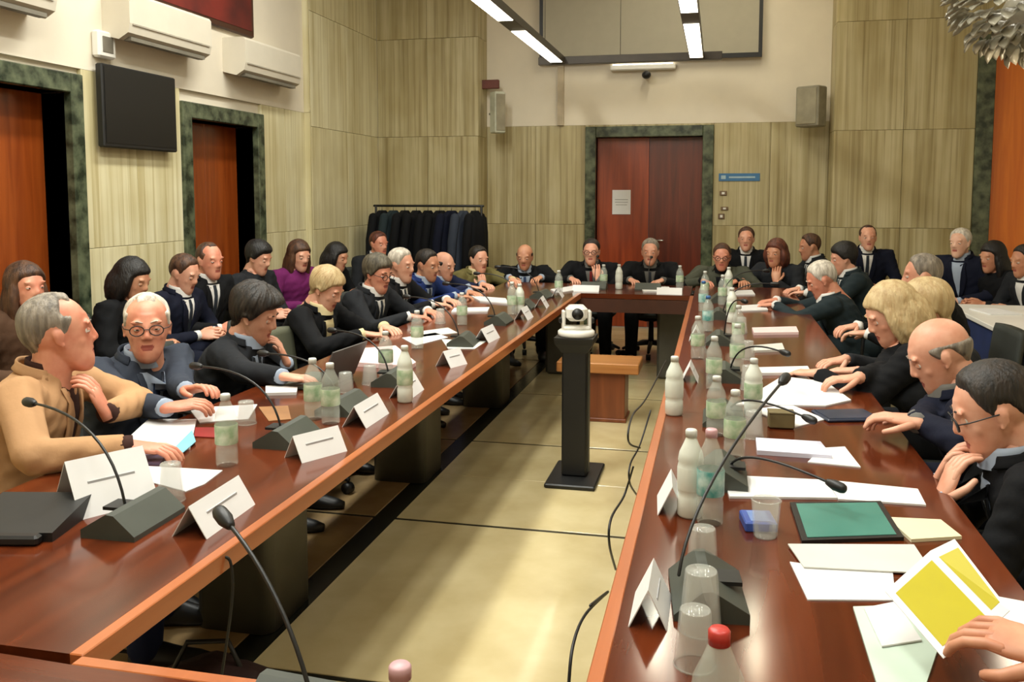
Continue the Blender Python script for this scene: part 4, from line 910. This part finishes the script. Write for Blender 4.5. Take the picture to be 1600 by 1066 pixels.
quad([(272, 700), (300, 672), (306, 690), (285, 708)], 'small blue-edged leaflet on the right of the open document', BLUEP, z=TZ+.007, th=.002)
quad([(178, 708), (260, 710), (250, 724), (180, 722)], 'purple-grey booklet just behind the large open card', PURP, 'booklet', 'booklet', th=.008)
quad([(205, 745), (222, 728), (348, 735), (320, 756), (290, 768)], 'white sheet under the near upturned glass')
quad([(298, 642), (330, 636), (402, 632), (388, 655), (312, 660)], 'loose white papers before the white-haired man with glasses')
quad([(305, 668), (345, 668), (345, 684), (303, 682)], 'small red booklet beside the near water bottle', REDP, 'booklet', 'booklet')
quad([(415, 603), (466, 601), (463, 613), (415, 614)], 'white pad before the mop-haired man', th=.012)
quad([(404, 636), (450, 634), (455, 655), (420, 658)], 'brown card before the pair of bottles', mat('card_brown', (150, 104, 60), .6))
quad([(553, 566), (555, 545), (618, 540), (650, 566), (640, 572)], 'pinkish file before the blonde woman on the left', PINKP, 'file', 'file', th=.02)
quad([(628, 528), (680, 520), (700, 527), (650, 540)], 'white sheets before the bespectacled man')
quad([(690, 530), (760, 533), (742, 545), (700, 545)], 'white sheet near the table edge before the silver-haired man', GREYP)
quad([(640, 520), (700, 512), (715, 520), (655, 527)], 'white sheets between two officers and the microphone', GREYP)
quad([(710, 481), (765, 480), (762, 486), (705, 487)], 'white sheets before the dark-haired officer', th=.01)
quad([(735, 462), (790, 466), (795, 474), (750, 470)], 'white sheets before the officer in olive', th=.01)
quad([(860, 452), (900, 446), (905, 452), (870, 458)], 'white papers at the far left table corner', th=.01)
quad([(1000, 448), (1045, 448), (1050, 455), (1005, 455)], 'white papers before the bearded far man', th=.01)
quad([(1128, 742), (1290, 750), (1308, 778), (1140, 776)], 'long white printed sheets left of the low microphone', th=.006)
quad([(1292, 750), (1434, 764), (1447, 789), (1310, 780)], 'long white printed sheets right of the low microphone', th=.005)
quad([(1181, 684), (1282, 690), (1300, 712), (1183, 704)], 'thick white file with blue edge before the bald man', mat('paper_cool', (214, 214, 232), .6, var=.03), th=.014)
quad([(1284, 700), (1320, 698), (1345, 730), (1262, 722)], 'white sheets by the fingers of the bald man', th=.004)
quad([(1150, 632), (1222, 588), (1290, 596), (1330, 625), (1290, 634)], 'big white document before the blonde women', th=.006)
quad([(1175, 640), (1235, 632), (1290, 655), (1240, 668)], 'white papers under the small olive box', th=.004)
quad([(1185, 574), (1262, 572), (1268, 582), (1190, 583)], 'white folded paper before the blonde with long hair', th=.012)
quad([(1172, 540), (1222, 536), (1226, 546), (1176, 548)], 'second file towards the white-haired reader', th=.012, m=GREYP)
quad([(1175, 512), (1244, 510), (1248, 519), (1178, 520)], 'pinkish file before the white-haired reader', PINKP, 'file', 'file', th=.015)
quad([(1130, 455), (1175, 453), (1180, 460), (1135, 461)], 'white sheet before the man in grey-green jacket', th=.008)
quad([(1150, 478), (1195, 475), (1200, 484), (1155, 486)], 'white sheets near the far end of the right table', th=.008)
quad([(1231, 850), (1428, 851), (1450, 884), (1452, 896), (1256, 886)], 'greyish sheet above the white one on the near right table', GREYP, z=TZ+.004)
quad([(1234, 878), (1275, 884), (1395, 895), (1400, 938), (1262, 937)], 'white sheet half under the greyish one')
quad([(1385, 808), (1470, 812), (1503, 838), (1424, 843)], 'cream notepad right of the teal tablet', mat('paper_cream', (222, 214, 178), .7, var=.02), 'notepad', 'notepad', th=.008)
quad([(1333, 948), (1420, 945), (1470, 1000), (1440, 1090), (1380, 1100)], 'pale green folder in the lower right', GRNP, 'folder', 'folder', th=.004)
quad([(1350, 950), (1400, 940), (1440, 1000), (1378, 1010)], 'white leaflet on the pale green folder', z=TZ+.005)
quad([(1520, 925), (1600, 940), (1640, 985), (1560, 975)], 'white sheet by the right picture edge')
# teal tablet on black folder
P = [T(*q) for q in ((1240, 792), (1372, 790), (1405, 843), (1258, 848))]; c = sum(P)/4
r = empty('tablet', (c[0], c[1], TZ), 0, 'tablet with teal screen in a black cover on the right table', 'tablet')
def qd(P, c, z0, z1, k, m, nm, par):
    mb = MB(); mb.loft([[((p[0]-c[0])*k, (p[1]-c[1])*k, z) for p in P] for z in (z0, z1)], smooth=False); return mb.build(nm, m, par)
qd(P, c, 0, .009, 1.08, BLACK, 'cover', r); qd(P, c, .009, .0105, .95, TEAL, 'screen', r)
p = T(1322, 652); r = empty('tablet', (p[0], p[1], TZ), .3, 'dark blue tablet lying before the blonde with long hair and the bald man', 'tablet')
mb = MB(); mb.box((0, 0, .006), (.2, .15, .012), bev=.004); mb.build('cover', mat('tablet_navy', (34, 44, 66), .4), r); mb = MB(); mb.box((0, 0, .0125), (.18, .13, .002)); mb.build('screen', mat('tablet_dark_screen', (44, 58, 84), .2), r)
# blue card box, olive box, side sheets on the desk
p = T(1184, 822); r = empty('card_box', p, R_(8), 'small blue cardboard packet beside the near tumbler', 'packet')
mb = MB(); mb.box((0, 0, .012), (.075, .09, .024), bev=.003); mb.build('box', mat('box_blue', (58, 86, 168), .4, var=.05), r); mb = MB(); mb.box((.0, 0, .0245), (.045, .07, .002)); mb.build('label', mat('box_lightblue', (120, 150, 210), .4), r)
p = T(1220, 668); r = empty('small_box', p, R_(3), 'small olive-brown box on white papers before the bald man', 'box')
mb = MB(); mb.box((0, 0, .028), (.085, .06, .05), bev=.004); mb.build('box', mat('box_olive', (112, 98, 62), .6), r); mb = MB(); mb.box((0, 0, .055), (.087, .062, .006), bev=.001); mb.build('lid', mat('box_olive', (112, 98, 62), .6), r)
for (a, lab) in (((1840, 6.5), 'first'),): pass
for x, y, lab in ((1.85, 6.6, 'white papers at the far end of the side desk'), (1.85, 5.5, 'white papers at the near end of the side desk')):
    mb = MB(); mb.box((0, 0, .004), (.21, .29, .008)); tag(mb.build('paper_sheet', PAPER, None, (x, y, .7505), .2), lab, 'paper', 'papers on the tables')
# open dark laptop/tablet before the mop-haired man
p = T(492, 598); r = empty('laptop', p, R_(-95), 'open dark grey laptop between the mop-haired man and the blonde woman', 'laptop')
mb = MB(); mb.box((0, 0, .008), (.3, .21, .014), bev=.004); mb.build('keyboard_base', MICM, r)
mb = MB(); mb.loft([[(-.15, .1, .016), (.15, .1, .016), (.15, .108, .016), (-.15, .108, .016)], [(-.15, .17, .165), (.15, .17, .165), (.15, .176, .163), (-.15, .176, .163)]], smooth=False); mb.build('screen_lid', mat('laptop_grey', (84, 80, 78), .4), r)
# yellow pages held up
def page(Pw, name, m, par, c, k=1.0, off=0):
    P = [np.array(p)-c for p in Pw]; g = sum(P)/4; P = [g+(p-g)*k for p in P]; n = np.cross(P[1]-P[0], P[3]-P[0]); n /= np.linalg.norm(n)
    if n[2] < 0 and abs(n[2]) > .1: n = -n
    if np.dot(n, EYE-c) < 0: n = -n
    mb = MB(); mb.loft([[p+n*off for p in P], [p+n*(off+.0012) for p in P]], smooth=False); return mb.build(name, m, par)
A = PYY(1383, 925, 1.60); Bq = PYY(1453, 862, 1.74); Cq = PYY(1560, 972, 1.56); Dq = PYY(1474, 1030, 1.46); Eq = PYY(1492, 843, 1.74); Fq = PYY(1578, 955, 1.56)
for q in (A, Bq, Cq, Dq, Eq, Fq): q[2] = max(q[2], TZ+.012)
c = A.copy(); r = empty('stapled_document', tuple(c), 0, 'document with large yellow-highlighted blocks held open at lower right', 'document')
YEL = mat('highlight_yellow', (180, 168, 18), .6, var=.03)
pg = page((A, Bq, Cq, Dq), 'page', PAPER, r, c); page((A, Bq, Cq, Dq), 'yellow_block', YEL, pg, c, .8, .0014)
pg = page((Bq, Eq, Fq, Cq), 'page', PAPER, r, c); page((Bq, Eq, Fq, Cq), 'yellow_block', YEL, pg, c, .76, .0014)

# bottles, tumblers
GLAB = mat('label_green', (150, 178, 140), .5, rgb2=(206, 214, 190), scale=30); TLAB = mat('label_teal', (70, 148, 142), .5, rgb2=(190, 214, 206), scale=24)
WBOT = mat('milky_plastic', (222, 226, 214), .35, var=.03); REDC = mat('cap_red', (196, 60, 52), .4); PINKC = mat('cap_pink', (214, 170, 176), .4); WCAP = mat('cap_white', (220, 222, 214), .4); BLUC = mat('cap_blue', (60, 110, 170), .4)
def bottle(xy, label, h=.21, r_=.032, body=PET, lab=GLAB, cap=WCAP):
    r = empty('water_bottle', (xy[0], xy[1], TZ), rnd.uniform(0, 3), label, 'bottle', 'water bottles on the tables')
    k = h/.21
    pf = [(0, 0), (r_*.85, 0), (r_, .006), (r_, .05*k), (r_*.93, .056*k), (r_, .062*k), (r_, .125*k), (r_*.94, .131*k), (r_, .137*k), (r_*.9, .155*k), (r_*.6, .175*k), (r_*.4, .19*k), (.0115, .195*k), (.0115, .203*k), (0, .204*k)]
    mb = MB(); mb.lathe(pf, n=20); mb.build('bottle_body', body, r)
    mb = MB(); mb.lathe([(r_+.0006, .066*k), (r_+.0012, .068*k), (r_+.0012, .12*k), (r_+.0006, .122*k)], n=20, cap=False); mb.build('bottle_label', lab, r)
    mb = MB(); mb.lathe([(0, .192*k), (.0145, .192*k), (.0145, .207*k), (.012, .21*k), (0, .21*k)], n=16); mb.build('cap', cap, r)
def tumbler(xy, label, h=.095, flip=True, r_=.034):
    r = empty('plastic_tumbler', (xy[0], xy[1], TZ), 0, label, 'tumbler', 'clear tumblers on the tables')
    a, b = (r_, r_*.78) if flip else (r_*.78, r_)
    mb = MB(); mb.lathe([(a, 0), (a+.001, .003), (b, h-.002), (b-.002, h), (b-.004, h-.002), (a-.003, .003), (a-.003, 0), (a, 0)], n=20, cap=False)
    if flip: mb.lathe([(0, h-.004), (b-.002, h-.004), (b-.002, h), (0, h)], n=20)
    else: mb.lathe([(0, 0), (a-.002, 0), (a-.002, .004), (0, .004)], n=20)
    mb.build('tumbler_wall', GLASS, r); mb = MB(); mb.lathe([(a+.0015, 0), (a+.0025, .002), (a+.001, .004)] if flip else [(b, h-.004), (b+.0015, h-.002), (b, h)], n=20, cap=False); mb.build('rim', PET, r)
Ls = T(355, 727); bottle(Ls, 'water bottle with green label nearest on the left table', .215)
bottle(T(490, 655), 'left bottle of the pair before the conference microphone on the left', .22); bottle(T(517, 662), 'right bottle of the pair on the left table', .215)
bottle(T(633, 628), 'tall whitish bottle at the left table edge', .22, .03, WBOT)
bottle(T(603, 588), 'clear bottle before the pink file', .2); bottle(T(722, 508), 'clear bottle before the blue officers', .2); bottle(T(652, 545), 'clear bottle before the bespectacled man', .2)
bottle(T(800, 492), 'left bottle of the pair near the far left corner', .22); bottle(T(812, 490), 'right bottle of the pair near the far left corner', .2, body=WBOT)
bottle(T(873, 462), 'bottle at the far left table corner', .2)
bottle(T(967, 452), 'white bottle in the middle of the far table', .21, .03, WBOT, WBOT); bottle(T(943, 450), 'clear bottle before the man with red tie', .2); bottle(T(1062, 452), 'clear bottle at the right end of the far table', .2)
tumbler(T(268, 782), 'upturned clear tumbler on the white sheet near the left microphone', .1); tumbler(T(578, 600), 'clear tumbler beside the laptop', .08); tumbler(T(385, 662), 'clear tumbler before the white-haired man with glasses', .08)
tumbler(T(688, 505), 'clear tumbler before the dark-haired officer', .09); tumbler(T(540, 612), 'clear tumbler beside the pair of bottles', .08)
rb = [(T(1053, 648)[:2], 'milky white bottle standing alone by the right table edge', .215, WBOT, WBOT, WCAP), (T(1078, 806)[:2], 'milky white bottle of the near group on the right table', .22, WBOT, WBOT, WCAP),
      (T(1109, 818)[:2], 'clear bottle with teal label and pink cap on the right table', .235, PET, TLAB, PINKC), ((.065, 2.75), 'clear bottle before the bald man on the right', .21, PET, GLAB, WCAP),
      ((.01, 3.0), 'clear bottle behind the pink-capped one', .2, PET, GLAB, WCAP), (PZ(1124, 988, .985)[:2], 'large clear bottle with red cap nearest on the right table', .24, PET, WBOT, REDC),
      ((.14, 3.3), 'bottle with pale label beside the small olive box', .21, WBOT, GLAB, WCAP), ((.0, 3.72), 'clear bottle before the blonde with long hair', .22, PET, GLAB, WCAP), ((.1, 4.1), 'bottle with greenish label in the middle of the right table', .22, PET, GLAB, WCAP),
      ((-.08, 4.4), 'clear bottle by the inner edge of the right table', .21, PET, GLAB, WCAP), ((.12, 4.8), 'clear bottle before the white-haired reader', .22, PET, GLAB, WCAP), ((-.04, 5.3), 'clear bottle beyond the white-haired reader', .21, PET, TLAB, BLUC),
      ((.1, 5.7), 'pale bottle before the black-haired man', .22, WBOT, GLAB, WCAP), ((-.08, 6.2), 'dark-labelled bottle at the far right table', .21, PET, TLAB, BLUC), ((.05, 6.6), 'bottle before the brown-haired man on the right', .22, PET, GLAB, WCAP),
      ((-.08, 7.0), 'bottle at the inner far end of the right table', .21, PET, GLAB, WCAP), ((.1, 7.3), 'last bottle on the right table before the woman', .22, WBOT, GLAB, WCAP)]
for xy, lb, h, bm, lm, cp_ in rb: bottle(xy, lb, h, .036 if h > .235 else .032, bm, lm, cp_)
bottle(PZ(625, 1044, .955)[:2], 'bottle with pink cap low on the near cross table', .21, .032, PET, GLAB, PINKC)
tumbler(T(1097, 896)[:2], 'upturned clear tumbler beyond the near right microphone', .1); tumbler(T(1094, 985)[:2], 'upturned clear tumbler before the near right microphone', .115, r_=.038); tumbler(T(1085, 1040)[:2], 'second upturned tumbler by the red-capped bottle', .1)
tumbler((.125, 2.12), 'clear tumbler beside the blue packet', .09, False); tumbler((.13, 3.0), 'clear tumbler behind the thick white file', .09); tumbler((.16, 4.45), 'clear tumbler before the blonde women', .09); tumbler((.14, 3.75), 'clear tumbler on the edge of the big white document', .1)
tumbler((.15, 5.3), 'clear tumbler beyond the pinkish file', .09)

# cables hanging from the right table edge to the floor, and along the left pedestal
def cable(pts, label):
    P = [np.array(p, float) for p in pts]; out = []
    for i in range(len(P)-1):
        p0, p1, p2, p3 = P[max(i-1, 0)], P[i], P[i+1], P[min(i+2, len(P)-1)]
        for k in range(7):
            t = k/7; out.append(.5*((2*p1)+(-p0+p2)*t+(2*p0-5*p1+4*p2-p3)*t*t+(-p0+3*p1-3*p2+p3)*t**3))
    out.append(P[-1]); mb = MB(); mb.tube(out, .0035, 6); tag(mb.build('cable', BLACK, None), label, 'cable')
def X3(px, py): return PXX(px, py, -.27)
cable([(-.24, 1.78, .70), X3(950, 925), X3(915, 960), X3(895, 1010), X3(888, 1080)], 'black cable looping below the near end of the right table')
cable([(-.24, 2.75, .70), X3(975, 775), X3(955, 810), X3(952, 850), X3(962, 890)], 'black cable loop hanging from the middle of the right table')
cable([(-.24, 3.5, .70), X3(1000, 695), X3(985, 725), X3(984, 755), X3(996, 775)], 'thin black cable loop beyond the middle one')
cable([(-.24, 4.6, .70), X3(1010, 622), X3(988, 650), X3(982, 690), X3(1000, 700)], 'thin black cable hanging nearest the wooden stand')
cable([(-1.07, 1.75, .74), (-1.05, 1.76, .72), (-1.05, 1.75, .6), (-1.1, 1.72, .3), (-1.2, 1.7, .02), (-1.5, 1.8, .01)], 'black cable dropping from the near left table edge to the floor')
# dark bag under the near left table
r = empty('floor_bag', (-1.45, 2.28, 0), .3, 'dark brown bag slumped on the floor under the left table', 'bag')
mb = MB(); mb.loft([[((w+.02*math.sin(a*3+z*20))*math.cos(a), (d+.02*math.sin(a*5))*math.sin(a), z) for a in [2*PI*q/24 for q in range(24)]] for z, w, d in ((0, .2, .14), (.03, .25, .17), (.09, .22, .15), (.14, .14, .1), (.16, .05, .04))]); mb.build('bag_body', mat('bag_brown', (54, 30, 26), .7, bump=.4, bscale=20), r)
mb = MB(); mb.tube([(-.1, 0, .14), (-.06, .02, .22), (.06, .02, .22), (.1, 0, .14)], .008, 8); mb.build('bag_handle', BLACK, r)

# chandelier of layered glass leaves, upper right
r = empty('glass_chandelier', tuple(PYY(1642, 22, 4.2)), 0, 'large white chandelier of layered frosted glass leaves at upper right', 'chandelier')
GL = mat('frosted_glass', (160, 154, 134), .5, var=.08, coat=.4, scale=12)
mb = MB(); mb.lathe([(0, -.1), (.12, -.09), (.2, 0), (.14, .12), (.02, .2)], n=24); mb.build('core', GL, r)
mb = MB(); mb.tube([(0, 0, .15), (0, 0, CEIL-r.location.z)], .012, 8, dome=False); mb.build('stem', CHROME, r)
lm_ = MB(); pr = [(0, 0), (.04, .02), (.05, .07), (.035, .12), (0, .15)]
fr_ = [(0, .0, 0), (.045, .03, .012), (.055, .075, .016), (.035, .12, .008), (0, .15, -.012)]
lm_.add([(x, y, z) for x, y, z in fr_]+[(-x, y, z) for x, y, z in fr_[1:4]]+[(0, y, z-.014) for x, y, z in fr_[1:4]]+[(0, y, z-.02) for x, y, z in fr_[1:4]],
        [(0, 8, 1), (1, 8, 9, 2), (2, 9, 10, 3), (3, 10, 4), (0, 5, 8), (5, 6, 9, 8), (6, 7, 10, 9), (7, 4, 10), (0, 1, 11), (1, 2, 12, 11), (2, 3, 13, 12), (3, 4, 13), (0, 11, 5), (5, 11, 12, 6), (6, 12, 13, 7), (7, 13, 4)])
lme = lm_.mesh('glass_leaf'); lme.materials.append(GL)
rows = [(-.13, .07, 10, -1.3), (-.12, .14, 18, -1.15), (-.09, .21, 26, -.9), (-.05, .27, 32, -.7), (0, .31, 38, -.55), (.05, .33, 40, -.4), (.1, .34, 40, -.2), (.15, .34, 36, .0), (.2, .31, 28, .3), (.26, .24, 16, .5), (.31, .15, 10, .9)]
for z, rad, n, tilt in rows:
    for k in range(n):
        a = 2*PI*(k+rnd.random()*.5)/n; o = bpy.data.objects.new('glass_leaf', lme); COL.objects.link(o); o.parent = r
        o.location = (rad*math.cos(a), rad*math.sin(a), z+rnd.uniform(-.02, .02)); o.rotation_euler = (tilt+rnd.uniform(-.2, .2), rnd.uniform(-.3, .3), a-PI/2); o.scale = (.7, .55, .7)
lp = bpy.data.lights.new('chandelier_bulb', 'POINT'); lp.energy = 7; lp.color = (1, .86, .66); lp.shadow_soft_size = .08
lo = bpy.data.objects.new('chandelier_bulb', lp); COL.objects.link(lo); lo.location = Vector(r.location)+Vector((0, 0, -.32))
mb = MB(); mb.ell((0, 0, -.2), (.05, .05, .06)); mb.build('bulb_cup', EMW, r)
